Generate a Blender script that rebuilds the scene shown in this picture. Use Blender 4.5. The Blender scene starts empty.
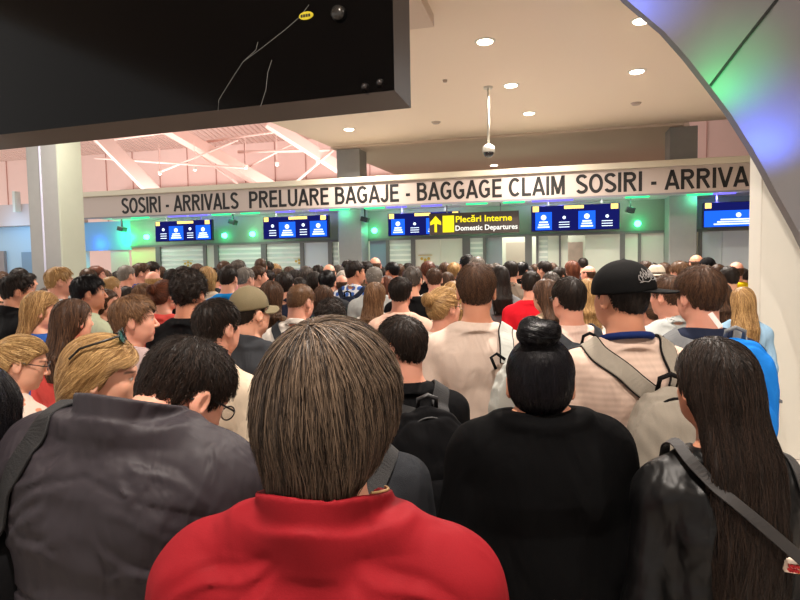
import bpy, math, random
import numpy as np
from mathutils import Matrix, Vector
from mathutils.bvhtree import BVHTree
SC = bpy.context.scene
C = SC.collection
R = math.radians
PI = math.pi
# ------------------------------------------------------------------ camera
CAMZ = 1.75
cam_d = bpy.data.cameras.new('camera')
cam_d.sensor_width = 36.0
cam_d.lens = 600.0 / 800.0 * 36.0
cam_d.clip_start = 0.05
cam = bpy.data.objects.new('camera', cam_d)
C.objects.link(cam)
PITCH, ROLL = math.atan(35 / 600), math.atan(.018)
CAM_R = Matrix.Rotation(PI / 2 - PITCH, 3, 'X') @ Matrix.Rotation(-ROLL, 3, 'Z')
cam.matrix_world = Matrix.Translation((0, 0, CAMZ)) @ CAM_R.to_4x4()
SC.camera = cam
# ------------------------------------------------------------------ world and exposure
wd = bpy.data.worlds.new('world'); SC.world = wd; wd.use_nodes = True
bgn = wd.node_tree.nodes['Background']
bgn.inputs[0].default_value = (1.0, .93, .87, 1); bgn.inputs[1].default_value = .85
SC.view_settings.view_transform = 'Standard'
SC.view_settings.look = 'None'
SC.view_settings.gamma = 1.0
SC.view_settings.exposure = 0.34
SC.view_settings.use_curve_mapping = False
SC.cycles.max_bounces = 6
SC.cycles.diffuse_bounces = 3
SC.cycles.glossy_bounces = 3
SC.cycles.use_denoising = True

def ray(px, py):
    return (CAM_R @ Vector((px - 400, 300 - py, -600))).normalized()
def at_y(px, py, Y):
    d = ray(px, py); return Vector((0, 0, CAMZ)) + d * (Y / d.y)
def at_z(px, py, z):
    d = ray(px, py); return Vector((0, 0, CAMZ)) + d * ((z - CAMZ) / d.z)
# the building's own frame: u along the fascia (to the right), v away from us, z up
BA = R(-13.9)
F0 = Vector((-8.5, 16.0, 0)); FD = Vector((math.cos(BA), math.sin(BA), 0)); FB = Vector((-math.sin(BA), math.cos(BA), 0))
FM = Matrix.Translation(F0) @ Matrix.Rotation(BA, 4, 'Z')
def at_plane(px, py, off):
    d = ray(px, py); o = Vector((0, 0, CAMZ)); n = FB
    p = o + d * (((F0 + FB * off) - o).dot(n) / d.dot(n))
    return (p - F0).dot(FD), p.z
def at_level(px, py, z):
    p = at_z(px, py, z) - F0
    return p.dot(FD), p.dot(FB)
CEIL = 4.70

def area_light(name, loc, size, power, col, rot=(0, 0, 0), shape='DISK', spread=PI):
    l = bpy.data.lights.new(name, 'AREA'); l.shape = shape; l.size = size; l.energy = power; l.color = col; l.spread = spread
    o = bpy.data.objects.new(name, l); o.location = loc; o.rotation_euler = rot; C.objects.link(o); return o
# ------------------------------------------------------------------ materials
def new_mat(name):
    m = bpy.data.materials.new(name); m.use_nodes = True
    nt = m.node_tree; b = nt.nodes['Principled BSDF']; return m, nt, b
MATS = {}
def L(c):  # sRGB 0-255 to linear
    return tuple((v / 255 / 12.92 if v / 255 < .04045 else ((v / 255 + .055) / 1.055) ** 2.4) for v in c)
def plain(name, col, rough=.6, metal=0, bump=0, scale=40, var=0, spec=.5, emit=0, coat=0):
    if name in MATS: return MATS[name]
    m, nt, b = new_mat(name); col = L(col)
    b.inputs['Base Color'].default_value = (*col, 1); b.inputs['Roughness'].default_value = rough
    b.inputs['Metallic'].default_value = metal; b.inputs['Specular IOR Level'].default_value = spec
    b.inputs['Coat Weight'].default_value = coat
    tc = nt.nodes.new('ShaderNodeTexCoord')
    if bump or var:
        n = nt.nodes.new('ShaderNodeTexNoise'); n.inputs['Scale'].default_value = scale; n.inputs['Detail'].default_value = 4
        nt.links.new(tc.outputs['Object'], n.inputs['Vector'])
        if bump:
            bp = nt.nodes.new('ShaderNodeBump'); bp.inputs['Strength'].default_value = bump; bp.inputs['Distance'].default_value = .01
            nt.links.new(n.outputs['Fac'], bp.inputs['Height']); nt.links.new(bp.outputs['Normal'], b.inputs['Normal'])
        if var:
            mx = nt.nodes.new('ShaderNodeMix'); mx.data_type = 'RGBA'
            mx.inputs[6].default_value = (*[c * (1 - var) for c in col], 1); mx.inputs[7].default_value = (*[min(1, c * (1 + var)) for c in col], 1)
            nt.links.new(n.outputs['Fac'], mx.inputs[0]); nt.links.new(mx.outputs[2], b.inputs['Base Color'])
    if emit:
        b.inputs['Emission Color'].default_value = (*col, 1); b.inputs['Emission Strength'].default_value = emit
    MATS[name] = m; return m
def cloth(name, col, rough=.85, weave=.25, wrinkle=.8, pattern=None, col2=None, sheen=.0, ws=9, crease=0):
    """woven or knitted cloth: creases from stretched noise, a fine weave, and an optional printed pattern"""
    if name in MATS: return MATS[name]
    m, nt, b = new_mat(name); N = nt.nodes; K = nt.links.new
    c = L(col); c2 = L(col2) if col2 else c
    b.inputs['Roughness'].default_value = rough; b.inputs['Sheen Weight'].default_value = sheen
    b.inputs['Specular IOR Level'].default_value = .1 if rough > .62 else .28
    tc = N.new('ShaderNodeTexCoord')
    mp = N.new('ShaderNodeMapping'); mp.inputs['Scale'].default_value = (1.9, 1.9, .8); K(tc.outputs['Object'], mp.inputs['Vector'])
    n = N.new('ShaderNodeTexNoise'); n.inputs['Scale'].default_value = ws * .7; n.inputs['Detail'].default_value = 2; n.inputs['Distortion'].default_value = .5
    K(mp.outputs[0], n.inputs['Vector'])
    w = N.new('ShaderNodeTexNoise'); w.inputs['Scale'].default_value = 420; K(tc.outputs['Object'], w.inputs['Vector'])
    b1 = N.new('ShaderNodeBump'); b1.inputs['Strength'].default_value = wrinkle; b1.inputs['Distance'].default_value = .022; K(n.outputs['Fac'], b1.inputs['Height'])
    b2 = N.new('ShaderNodeBump'); b2.inputs['Strength'].default_value = weave; b2.inputs['Distance'].default_value = .002
    K(w.outputs['Fac'], b2.inputs['Height'])
    if crease:
        m3 = N.new('ShaderNodeMapping'); m3.inputs['Rotation'].default_value = (.5, .9, .3); m3.inputs['Scale'].default_value = (1, .5, 2.6); K(tc.outputs['Object'], m3.inputs['Vector'])
        n3 = N.new('ShaderNodeTexNoise'); n3.noise_type = 'RIDGED_MULTIFRACTAL'; n3.inputs['Scale'].default_value = 2.6; n3.inputs['Detail'].default_value = 2; n3.inputs['Distortion'].default_value = .6; K(m3.outputs[0], n3.inputs['Vector'])
        b3 = N.new('ShaderNodeBump'); b3.inputs['Strength'].default_value = crease; b3.inputs['Distance'].default_value = .035; K(n3.outputs['Fac'], b3.inputs['Height']); K(b1.outputs['Normal'], b3.inputs['Normal']); K(b3.outputs['Normal'], b2.inputs['Normal'])
    else: K(b1.outputs['Normal'], b2.inputs['Normal'])
    K(b2.outputs['Normal'], b.inputs['Normal'])
    mx = N.new('ShaderNodeMix'); mx.data_type = 'RGBA'
    if pattern is None:
        mx.inputs[6].default_value = (*[v * .88 for v in c], 1); mx.inputs[7].default_value = (*[min(1, v * 1.1) for v in c], 1); K(w.outputs['Fac'], mx.inputs[0])
    else:
        mx.inputs[6].default_value = (*c, 1); mx.inputs[7].default_value = (*c2, 1)
        if pattern == 'print':
            v = N.new('ShaderNodeTexVoronoi'); v.inputs['Scale'].default_value = 55; K(tc.outputs['Object'], v.inputs['Vector'])
            r = N.new('ShaderNodeMath'); r.operation = 'LESS_THAN'; r.inputs[1].default_value = .42; K(v.outputs['Distance'], r.inputs[0]); K(r.outputs[0], mx.inputs[0])
        elif pattern == 'blotch':
            v = N.new('ShaderNodeTexNoise'); v.inputs['Scale'].default_value = 14; K(tc.outputs['Object'], v.inputs['Vector'])
            r = N.new('ShaderNodeMath'); r.operation = 'GREATER_THAN'; r.inputs[1].default_value = .56; K(v.outputs['Fac'], r.inputs[0]); K(r.outputs[0], mx.inputs[0])
        else:
            v = N.new('ShaderNodeTexWave'); v.bands_direction = 'Z'; v.inputs['Scale'].default_value = 14 if pattern == 'stripe' else 5; K(tc.outputs['Object'], v.inputs['Vector'])
            if pattern == 'plaid':
                v2 = N.new('ShaderNodeTexWave'); v2.bands_direction = 'X'; v2.inputs['Scale'].default_value = 5; K(tc.outputs['Object'], v2.inputs['Vector'])
                r = N.new('ShaderNodeMath'); r.operation = 'MULTIPLY'; K(v.outputs['Fac'], r.inputs[0]); K(v2.outputs['Fac'], r.inputs[1])
                r2 = N.new('ShaderNodeMath'); r2.operation = 'GREATER_THAN'; r2.inputs[1].default_value = .22; K(r.outputs[0], r2.inputs[0]); K(r2.outputs[0], mx.inputs[0])
            else: K(v.outputs['Fac'], mx.inputs[0])
    K(mx.outputs[2], b.inputs['Base Color'])
    MATS[name] = m; return m
def skin_mat(name, col):
    if name in MATS: return MATS[name]
    m, nt, b = new_mat(name); N = nt.nodes; K = nt.links.new; c = L(col)
    a = N.new('ShaderNodeAttribute'); a.attribute_name = 'feature'
    sp = N.new('ShaderNodeSeparateColor'); K(a.outputs['Color'], sp.inputs[0])
    def mix(f, A, B):
        x = N.new('ShaderNodeMix'); x.data_type = 'RGBA'; K(f, x.inputs[0])
        if isinstance(A, tuple): x.inputs[6].default_value = (*A, 1)
        else: K(A, x.inputs[6])
        x.inputs[7].default_value = (*B, 1); return x.outputs[2]
    tc = N.new('ShaderNodeTexCoord'); n = N.new('ShaderNodeTexNoise'); n.inputs['Scale'].default_value = 18; K(tc.outputs['Object'], n.inputs['Vector'])
    o = mix(n.outputs['Fac'], (c[0] * 1.05, c[1] * 1.06, c[2] * 1.08), (c[0] * .95, c[1] * .84, c[2] * .8))
    o = mix(sp.outputs[0], o, (c[0] * .75, c[1] * .33, c[2] * .36))
    o = mix(sp.outputs[1], o, (.62, .6, .57))
    o = mix(sp.outputs[2], o, (.03, .018, .012))
    K(o, b.inputs['Base Color'])
    b.inputs['Roughness'].default_value = .48; b.inputs['Subsurface Weight'].default_value = .12; b.inputs['Subsurface Scale'].default_value = .01
    MATS[name] = m; return m
def hair_mat(name, dark, light, streak=.5, rough=.42):
    if name in MATS: return MATS[name]
    m, nt, b = new_mat(name); N = nt.nodes; K = nt.links.new
    a = N.new('ShaderNodeAttribute'); a.attribute_name = 'strand'
    r = N.new('ShaderNodeValToRGB'); r.color_ramp.elements[0].color = (*L(dark), 1); r.color_ramp.elements[1].color = (*L(light), 1)
    r.color_ramp.elements[0].position = .15; r.color_ramp.elements[1].position = 1.35 - streak if streak > .35 else 1
    K(a.outputs['Fac'], r.inputs[0])
    tc = N.new('ShaderNodeTexCoord'); mp = N.new('ShaderNodeMapping'); mp.inputs['Scale'].default_value = (90, 90, 9); K(tc.outputs['Object'], mp.inputs['Vector'])
    n = N.new('ShaderNodeTexNoise'); n.inputs['Scale'].default_value = 1.6; K(mp.outputs[0], n.inputs['Vector'])
    bp = N.new('ShaderNodeBump'); bp.inputs['Strength'].default_value = .35; bp.inputs['Distance'].default_value = .004; K(n.outputs['Fac'], bp.inputs['Height'])
    K(r.outputs[0], b.inputs['Base Color']); K(bp.outputs['Normal'], b.inputs['Normal'])
    b.inputs['Roughness'].default_value = rough; b.inputs['Specular IOR Level'].default_value = .24
    MATS[name] = m; return m
def emit_mat(name, col, s):
    if name in MATS: return MATS[name]
    m = bpy.data.materials.new(name); m.use_nodes = True; nt = m.node_tree; nt.nodes.clear()
    e = nt.nodes.new('ShaderNodeEmission'); e.inputs[0].default_value = (*L(col), 1); e.inputs[1].default_value = s
    o = nt.nodes.new('ShaderNodeOutputMaterial'); nt.links.new(e.outputs[0], o.inputs[0]); MATS[name] = m; return m

# ------------------------------------------------------------------ object helpers
def mesh_from(name, V, Fc, smooth=True):
    me = bpy.data.meshes.new(name)
    V = np.asarray(V, dtype=np.float32); Fc = np.asarray(Fc, dtype=np.int32)
    me.vertices.add(len(V)); me.vertices.foreach_set('co', V.ravel())
    k = Fc.shape[1]
    me.loops.add(Fc.size); me.loops.foreach_set('vertex_index', Fc.ravel())
    me.polygons.add(len(Fc)); me.polygons.foreach_set('loop_start', np.arange(0, Fc.size, k, dtype=np.int32))
    me.update(calc_edges=True); me.validate()
    if smooth: me.polygons.foreach_set('use_smooth', np.ones(len(me.polygons), dtype=bool))
    return me
def link(name, me, mat=None, parent=None, mw=None):
    o = bpy.data.objects.new(name, me); C.objects.link(o)
    if mat is not None:
        if len(me.materials) == 0: me.materials.append(None)
        o.material_slots[0].link = 'OBJECT'; o.material_slots[0].material = mat
    if parent is not None: o.parent = parent
    if mw is not None: o.matrix_local = mw
    return o
def tag(o, label=None, cat=None, group=None, kind=None):
    if label: o['label'] = label
    if cat: o['category'] = cat
    if group: o['group'] = group
    if kind: o['kind'] = kind
    return o
def empty(name, mw, label, cat, group=None):
    o = bpy.data.objects.new(name, None); C.objects.link(o); o.empty_display_size = .1; o.matrix_world = mw
    return tag(o, label, cat, group)
class MB:
    """collects simple shapes into one mesh"""
    def __init__(s): s.v = []; s.f = []
    def add(s, vs, fs):
        n = len(s.v); s.v += [tuple(v) for v in vs]; s.f += [tuple(i + n for i in f) for f in fs]
    def box(s, x0, x1, y0, y1, z0, z1, M=None):
        vs = [Vector((x, y, z)) for z in (z0, z1) for y in (y0, y1) for x in (x0, x1)]
        if M is not None: vs = [M @ v for v in vs]
        s.add(vs, [(0, 2, 3, 1), (4, 5, 7, 6), (0, 1, 5, 4), (2, 6, 7, 3), (0, 4, 6, 2), (1, 3, 7, 5)]); return s
    def tube(s, pts, r, n=12, caps=True):
        pts = [Vector(p) for p in pts]; rs = r if isinstance(r, (list, tuple)) else [r] * len(pts); rings = []
        for i, p in enumerate(pts):
            t = (pts[min(i + 1, len(pts) - 1)] - pts[max(i - 1, 0)]).normalized()
            a = t.orthogonal() if abs(t.z) > .99 else t.cross(Vector((0, 0, 1)))
            a.normalize(); b = t.cross(a); rings.append([p + (a * math.cos(2 * PI * k / n) + b * math.sin(2 * PI * k / n)) * rs[i] for k in range(n)])
        fs = [(i * n + k, i * n + (k + 1) % n, (i + 1) * n + (k + 1) % n, (i + 1) * n + k) for i in range(len(pts) - 1) for k in range(n)]
        if caps: fs += [tuple(range(n))[::-1], tuple((len(pts) - 1) * n + k for k in range(n))]
        s.add([v for g in rings for v in g], fs); return s
    def build(s, name, mat=None, parent=None, mw=None, smooth=False, bevel=0):
        me = bpy.data.meshes.new(name); me.from_pydata(s.v, [], s.f); me.update()
        if smooth: me.polygons.foreach_set('use_smooth', np.ones(len(me.polygons), dtype=bool))
        o = link(name, me, mat, parent, mw)
        if bevel:
            b = o.modifiers.new('bevel', 'BEVEL'); b.width = bevel; b.segments = 2; b.limit_method = 'ANGLE'
        return o
def struct(name, mb, mat, mw=None, **k):
    o = mb.build(name, mat, None, mw, **k); o['kind'] = 'structure'; return o
# ------------------------------------------------------------------ soft-solid modelling: shapes blended on a grid, then skinned
BIG = 1.0
def smin(a, b, k):
    h = np.maximum(k - np.abs(a - b), 0) / k
    return np.minimum(a, b) - h * h * k * .25
def smax(a, b, k): return -smin(-a, -b, k)
class P:  # one primitive: bounding box, distance function, blend radius, operation
    def __init__(s, lo, hi, f, k=.02, op='add'): s.lo, s.hi, s.f, s.k, s.op = np.array(lo, float), np.array(hi, float), f, k, op
def cone(a, b, ra, rb, k=.02, op='add', flat=False, sq=None):
    a = np.array(a, float); b = np.array(b, float); d = b - a; L2 = d @ d; r = max(ra, rb)
    def f(x, y, z):
        px, py, pz = x - a[0], y - a[1], z - a[2]
        u = (px * d[0] + py * d[1] + pz * d[2]) / L2
        t = np.clip(u, 0, 1)
        ex, ey, ez = px - t * d[0], py - t * d[1], pz - t * d[2]
        if sq is not None: ex, ey, ez = ex * sq[0], ey * sq[1], ez * sq[2]
        q = np.sqrt(ex * ex + ey * ey + ez * ez) - (ra + (rb - ra) * t)
        if flat: q = np.maximum(q, (u - 1) * math.sqrt(L2))
        return q
    m = r * (1 if sq is None else 1 / min(sq))
    return P(np.minimum(a, b) - m, np.maximum(a, b) + m, f, k, op)
def ell(c, r, M=None, k=.02, op='add'):
    c = np.array(c, float); r = np.array(r, float); rm = r.max()
    def f(x, y, z):
        px, py, pz = x - c[0], y - c[1], z - c[2]
        if M is not None:
            px, py, pz = (M[0, 0] * px + M[1, 0] * py + M[2, 0] * pz, M[0, 1] * px + M[1, 1] * py + M[2, 1] * pz, M[0, 2] * px + M[1, 2] * py + M[2, 2] * pz)
        k0 = np.sqrt((px / r[0]) ** 2 + (py / r[1]) ** 2 + (pz / r[2]) ** 2)
        k1 = np.sqrt((px / r[0] ** 2) ** 2 + (py / r[1] ** 2) ** 2 + (pz / r[2] ** 2) ** 2)
        return k0 * (k0 - 1) / np.maximum(k1, 1e-5)
    return P(c - rm, c + rm, f, k, op)
def loft(tab, inf=0, n=2.3, k=.02, op='add', cap=.012):
    """stack of super-elliptic sections: rows of (z, rx, ry, cx, cy)"""
    t = np.array(tab, float); t = t[np.argsort(t[:, 0])]; lo = t[0, 0] - inf; hi = t[-1, 0] + inf
    def f(x, y, z):
        rx = np.interp(z, t[:, 0], t[:, 1]) + inf; ry = np.interp(z, t[:, 0], t[:, 2]) + inf
        cx = np.interp(z, t[:, 0], t[:, 3]); cy = np.interp(z, t[:, 0], t[:, 4])
        q = (np.abs((x - cx) / rx) ** n + np.abs((y - cy) / ry) ** n + 1e-9) ** (1 / n)
        d = (q - 1) * np.minimum(rx, ry)
        return smax(d, np.maximum(z - hi, lo - z), cap)
    mx = t[:, 1].max() + abs(t[:, 3]).max() + inf; my = t[:, 2].max() + abs(t[:, 4]).max() + inf
    return P((-mx, -my, lo), (mx, my, hi), f, k, op)
def ring(c, r, h, th, tilt=0, flare=0, k=.004, op='add', front=None, sy=1.12):
    """a collar: thin band round the neck, leaning back by tilt, open in front if asked"""
    c = np.array(c, float); ct, st = math.cos(tilt), math.sin(tilt)
    def f(x, y, z):
        px, py, pz = x - c[0], y - c[1], z - c[2]
        py, pz = ct * py - st * pz, st * py + ct * pz
        q = np.sqrt(px ** 2 + (py / sy) ** 2) - (r + flare * pz)
        d = smax(np.abs(q) - th, np.abs(pz) - h, .006)
        if front is not None: d = np.maximum(d, py - front)
        return d
    m = r * 1.3 + th + abs(flare) * h
    return P(c - m - h, c + m + h, f, k, op)
def evalp(prims, x, y, z):
    d = None
    for p in prims:
        q = p.f(x, y, z)
        if d is None: d = q
        elif p.op == 'add': d = smin(d, q, p.k)
        else: d = smax(d, -q, p.k)
    return d
def axis(lo, hi, coarse, zones):
    """sample positions from lo to hi, closer together inside the zones (lo, hi, step)"""
    out = [lo]; x = lo
    while x < hi:
        st = coarse
        for a, b, s in zones:
            if a - coarse * .5 <= x <= b: st = min(st, s)
        x += st; out.append(x)
    return np.array(out)
def grid_mesh(prims, lo, hi, coarse, zones=((), (), ()), disp=None):
    ax = [axis(lo[i], hi[i], coarse, zones[i]) for i in range(3)]
    n = [len(a) for a in ax]
    D = np.full(n, BIG, dtype=np.float32)
    for p in prims:
        m = p.k + coarse * 2.5
        s = []
        for i in range(3):
            i0 = np.searchsorted(ax[i], p.lo[i] - m); i1 = np.searchsorted(ax[i], p.hi[i] + m)
            s.append(slice(max(0, i0 - 1), min(n[i], i1 + 1)))
        if any(q.stop <= q.start for q in s): continue
        X = ax[0][s[0]][:, None, None]; Y = ax[1][s[1]][None, :, None]; Z = ax[2][s[2]][None, None, :]
        q = np.broadcast_to(p.f(X, Y, Z), tuple(k.stop - k.start for k in s)).astype(np.float32)
        B = D[tuple(s)]
        D[tuple(s)] = smin(B, q, p.k) if p.op == 'add' else smax(B, -q, p.k)
    if disp is not None:
        idx = np.where(np.abs(D) < .05)
        D[idx] += disp(ax[0][idx[0]], ax[1][idx[1]], ax[2][idx[2]]).astype(np.float32)
    D[0] = D[-1] = BIG; D[:, 0] = D[:, -1] = BIG; D[:, :, 0] = D[:, :, -1] = BIG
    return nets(D, ax)
def nets(D, ax):
    S = D < 0; nx, ny, nz = D.shape
    cnt = np.zeros((nx - 1, ny - 1, nz - 1), np.int8)
    cs = [(i, j, k) for i in (0, 1) for j in (0, 1) for k in (0, 1)]
    for i, j, k in cs: cnt += S[i:nx - 1 + i, j:ny - 1 + j, k:nz - 1 + k]
    act = (cnt > 0) & (cnt < 8)
    I = np.argwhere(act); ids = np.full(act.shape, -1, np.int32); ids[act] = np.arange(len(I))
    acc = np.zeros((len(I), 3)); w = np.zeros(len(I))
    i, j, k = I.T
    for a in cs:
        for dch in range(3):
            if a[dch]: continue
            b = list(a); b[dch] = 1
            da = D[i + a[0], j + a[1], k + a[2]]; db = D[i + b[0], j + b[1], k + b[2]]
            m = (da < 0) != (db < 0); t = np.where(m, da / np.where(m, da - db, 1), 0)
            pa = np.stack([ax[0][i + a[0]], ax[1][j + a[1]], ax[2][k + a[2]]], 1); pb = np.stack([ax[0][i + b[0]], ax[1][j + b[1]], ax[2][k + b[2]]], 1)
            acc += (pa + (pb - pa) * t[:, None]) * m[:, None]; w += m
    V = acc / w[:, None]
    F = []
    for d in range(3):
        sl0 = [slice(1, -1)] * 3; sl0[d] = slice(0, -1); sl1 = list(sl0); sl1[d] = slice(1, None)
        A, B = S[tuple(sl0)], S[tuple(sl1)]; off = [1, 1, 1]; off[d] = 0
        E = np.argwhere(A != B) + np.array(off)
        if len(E) == 0: continue
        flip = A[tuple((E - np.array(off)).T)]
        u, v = [(1, 2), (2, 0), (0, 1)][d]
        q = []
        for du, dv in ((-1, -1), (0, -1), (0, 0), (-1, 0)):
            e = E.copy(); e[:, u] += du; e[:, v] += dv; q.append(ids[e[:, 0], e[:, 1], e[:, 2]])
        q = np.stack(q, 1); q[~flip] = q[~flip][:, ::-1]; F.append(q)
    return V, np.concatenate(F)
def folds(seed, amp, fx=9., fz=14.):
    r = np.random.RandomState(seed); ph = r.rand(12) * 6.28
    def f(x, y, z):
        a = np.sin(x * fx * 2 + 2.2 * np.sin(z * 5 + ph[0]) + ph[1]) * np.sin(z * fz + 2.5 * np.sin(x * 7 + ph[2]) + 1.6 * y * 9 + ph[3])
        b = np.sin((x * .9 + z * 1.3 + y * .4) * 34 + 1.8 * np.sin(x * 15 + ph[4]) + ph[5]) * np.sin(y * 22 + ph[6])
        return amp * (.65 * a + .35 * b)
    return f
# ------------------------------------------------------------------ downlights of the hall, and fills added for its far part
DL = [(485, 41), (642, 20), (637, 71), (511, 85), (529, 113), (349, 129)]
lamp_pts = [at_level(px, py, CEIL) for px, py in DL]
EXTRA = [(lamp_pts[0][0] - 5.2, lamp_pts[0][1] - 1.5), (lamp_pts[1][0] - 1.0, lamp_pts[1][1] - 4.6), (lamp_pts[1][0] - 4.4, lamp_pts[1][1] - 4.6), (lamp_pts[0][0] - 6.0, lamp_pts[0][1] - 5.0), (lamp_pts[0][0]+.5, lamp_pts[0][1] - 8.0), (lamp_pts[1][0] + 2.6, lamp_pts[1][1] - 3.0), (lamp_pts[1][0] + 2.6, lamp_pts[1][1] - 7.0)]
def fworld(u, v, z): return F0 + FD * u + FB * v + Vector((0, 0, z))
for i, (u, v) in enumerate(lamp_pts + EXTRA):
    area_light('downlight_lamp', fworld(u, v, CEIL - .06), .22, 110, (1, .90, .80), spread=R(150))
for u, v, pw in ((3, 9, 330), (11, 9, 330), (-5, 8, 330)):
    area_light('far_hall_fill', fworld(u, v, 4.2), 6.0, pw, (1.0, .86, .82), rot=(PI * .95, 0, 0))  # unseen upward fills added to brighten the pink far hall
# ------------------------------------------------------------------ materials of the hall
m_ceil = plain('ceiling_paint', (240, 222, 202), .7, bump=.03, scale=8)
m_ceil2 = plain('ceiling_shaded_taupe', (216, 196, 178), .7, bump=.03, scale=8)  # darker ceiling colour, the strip's weaker light put into the paint
m_floor = plain('floor_tile', (186, 178, 170), .25, var=.08, scale=3)
m_fascia = plain('fascia_board', (196, 181, 172), .5, bump=.02, scale=6)
m_cap = plain('fascia_cap', (220, 212, 190), .5)
m_black = plain('black_lettering', (22, 20, 20), .5)
m_concrete = plain('column_grey', (142, 142, 140), .55, var=.06, scale=9)
m_colpale = plain('column_pale', (172, 177, 160), .55, var=.04, scale=6)
m_white = plain('white_wall', (212, 208, 196), .6, var=.02, scale=3)
m_pink = plain('pink_wall', (238, 208, 200), .7, var=.03, scale=2)
m_pink2 = plain('pink_beam', (246, 214, 204), .5)
m_roof = None
m_frame = plain('grey_frame', (112, 112, 112), .4, .3)
m_green = plain('booth_header', (128, 140, 126), .5)
m_blue = plain('pale_blue_panel', (176, 206, 226), .5, var=.05, scale=30)
m_dark = plain('dark_plastic', (24, 24, 28), .35)
m_lamp = emit_mat('lamp_glow', (255, 238, 214), 9)
m_metal = plain('brushed_panel', (124, 122, 124), .42, .3, bump=.05, scale=60)
def corr_mat():
    m, nt, b = new_mat('corrugated_roof'); N = nt.nodes; K = nt.links.new
    tc = N.new('ShaderNodeTexCoord'); w = N.new('ShaderNodeTexWave'); w.inputs['Scale'].default_value = 1.1; w.bands_direction = 'X'; K(tc.outputs['Object'], w.inputs['Vector'])
    bp = N.new('ShaderNodeBump'); bp.inputs['Strength'].default_value = 1; bp.inputs['Distance'].default_value = .12; K(w.outputs['Fac'], bp.inputs['Height']); K(bp.outputs['Normal'], b.inputs['Normal'])
    b.inputs['Base Color'].default_value = (*L((234, 200, 188)), 1); b.inputs['Roughness'].default_value = .6; return m
m_roof = corr_mat()
# ------------------------------------------------------------------ shell, in the building's frame (u, v, z)
U = lambda px, py, off: at_plane(px, py, off)
struct('floor', MB().box(-8, 30, -24, 20, -.1, 0), m_floor, FM)
# the low ceiling: a slab whose left edge runs back at an angle
e0 = at_level(270, 122, CEIL); e1 = at_level(400, 175, CEIL); sm = at_level(530, 133, CEIL)
dx = (e1[0] - e0[0]) / (e1[1] - e0[1]); uL = lambda v: e0[0] + dx * (v - e0[1])
vs = sm[1]
def slab(v0, v1, z0, z1, u_right=26):
    mb = MB(); pts = [(uL(v0), v0), (u_right, v0), (u_right, v1), (uL(v1), v1)]
    mb.add([(u, v, z) for z in (z0, z1) for u, v in pts], [(3, 2, 1, 0), (4, 5, 6, 7), (0, 1, 5, 4), (1, 2, 6, 5), (2, 3, 7, 6), (3, 0, 4, 7)]); return mb
struct('ceiling', slab(-24, vs, CEIL, CEIL + .5), m_ceil, FM)
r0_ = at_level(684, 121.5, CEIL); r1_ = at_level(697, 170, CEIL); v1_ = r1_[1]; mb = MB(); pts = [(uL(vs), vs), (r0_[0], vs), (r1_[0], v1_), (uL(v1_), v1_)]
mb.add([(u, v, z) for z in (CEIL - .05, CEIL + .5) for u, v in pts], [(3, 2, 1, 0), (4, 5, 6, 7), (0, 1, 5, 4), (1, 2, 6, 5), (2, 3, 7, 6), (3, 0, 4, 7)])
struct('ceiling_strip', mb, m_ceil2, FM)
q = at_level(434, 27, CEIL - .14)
struct('ceiling_recess_box', MB().box(uL(q[1]) - .01, q[0], -18, q[1], CEIL - .14, CEIL + .1), m_ceil2, FM)  # lowered box in the darker colour stands in for a ceiling recess
struct('wall_right', MB().box(26, 26.2, -24, 14, 0, 9.6), m_white, FM)
# far hall: end wall with panel joints, sloping corrugated roof, trusses
struct('wall_far', MB().box(-22, 30, 14.6, 14.8, 0, 9.8), m_pink, FM)
jb = MB()
for u in np.arange(-21, 24, 1.65): jb.box(u, u + .03, 14.55, 14.61, 3, 9)
struct('trim_1', jb, plain('joint_pink', (196, 150, 140), .7), FM)  # panel joints in a deeper pink
struct('trim_2', MB().box(-10, 8, 14.2, 14.6, 5.55, 6.0), plain('ledge_grey', (176, 150, 136), .7), FM)
rb = MB(); rb.add([(-22, -2, 11.3), (30, -2, 11.3), (30, 14.7, 8.0), (-22, 14.7, 8.0), (-22, -2, 11.5), (30, -2, 11.5), (30, 14.7, 8.2), (-22, 14.7, 8.2)],
       [(0, 3, 2, 1), (4, 5, 6, 7), (0, 1, 5, 4), (1, 2, 6, 5), (2, 3, 7, 6), (3, 0, 4, 7)])
struct('ceiling_far', rb, m_roof, FM)
rz = lambda v: 11.3 - (v + 2) * 3.3 / 16.7
def strut(name, pts, r, mat, n=10): return struct(name, MB().tube(pts, r, n), mat, FM, smooth=True)
def girder(name, a, b, w, h, mat):
    a, b = Vector(a), Vector(b); d = (b - a); M = Matrix.Translation(a) @ d.to_track_quat('Y', 'Z').to_matrix().to_4x4()
    return struct(name, MB().box(-w / 2, w / 2, 0, d.length, -h / 2, h / 2, M), mat, FM, bevel=.02)
def g2(name, p0, o0, p1, o1, w, h, mat):
    a = U(*p0, o0); b = U(*p1, o1); return girder(name, (a[0], o0, a[1]), (b[0], o1, b[1]), w, h, mat)
g2('beam_diagonal', (92, 128), 6.0, (168, 206), 8.0, .36, .5, m_pink2)
g2('beam_wide', (150, 118), 8.5, (300, 204), 11.5, 1.5, .4, plain('wide_beam', (244, 204, 192), .6))
g2('beam_short', (268, 122), 9.0, (352, 176), 11.0, .5, .4, m_pink2)
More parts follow.
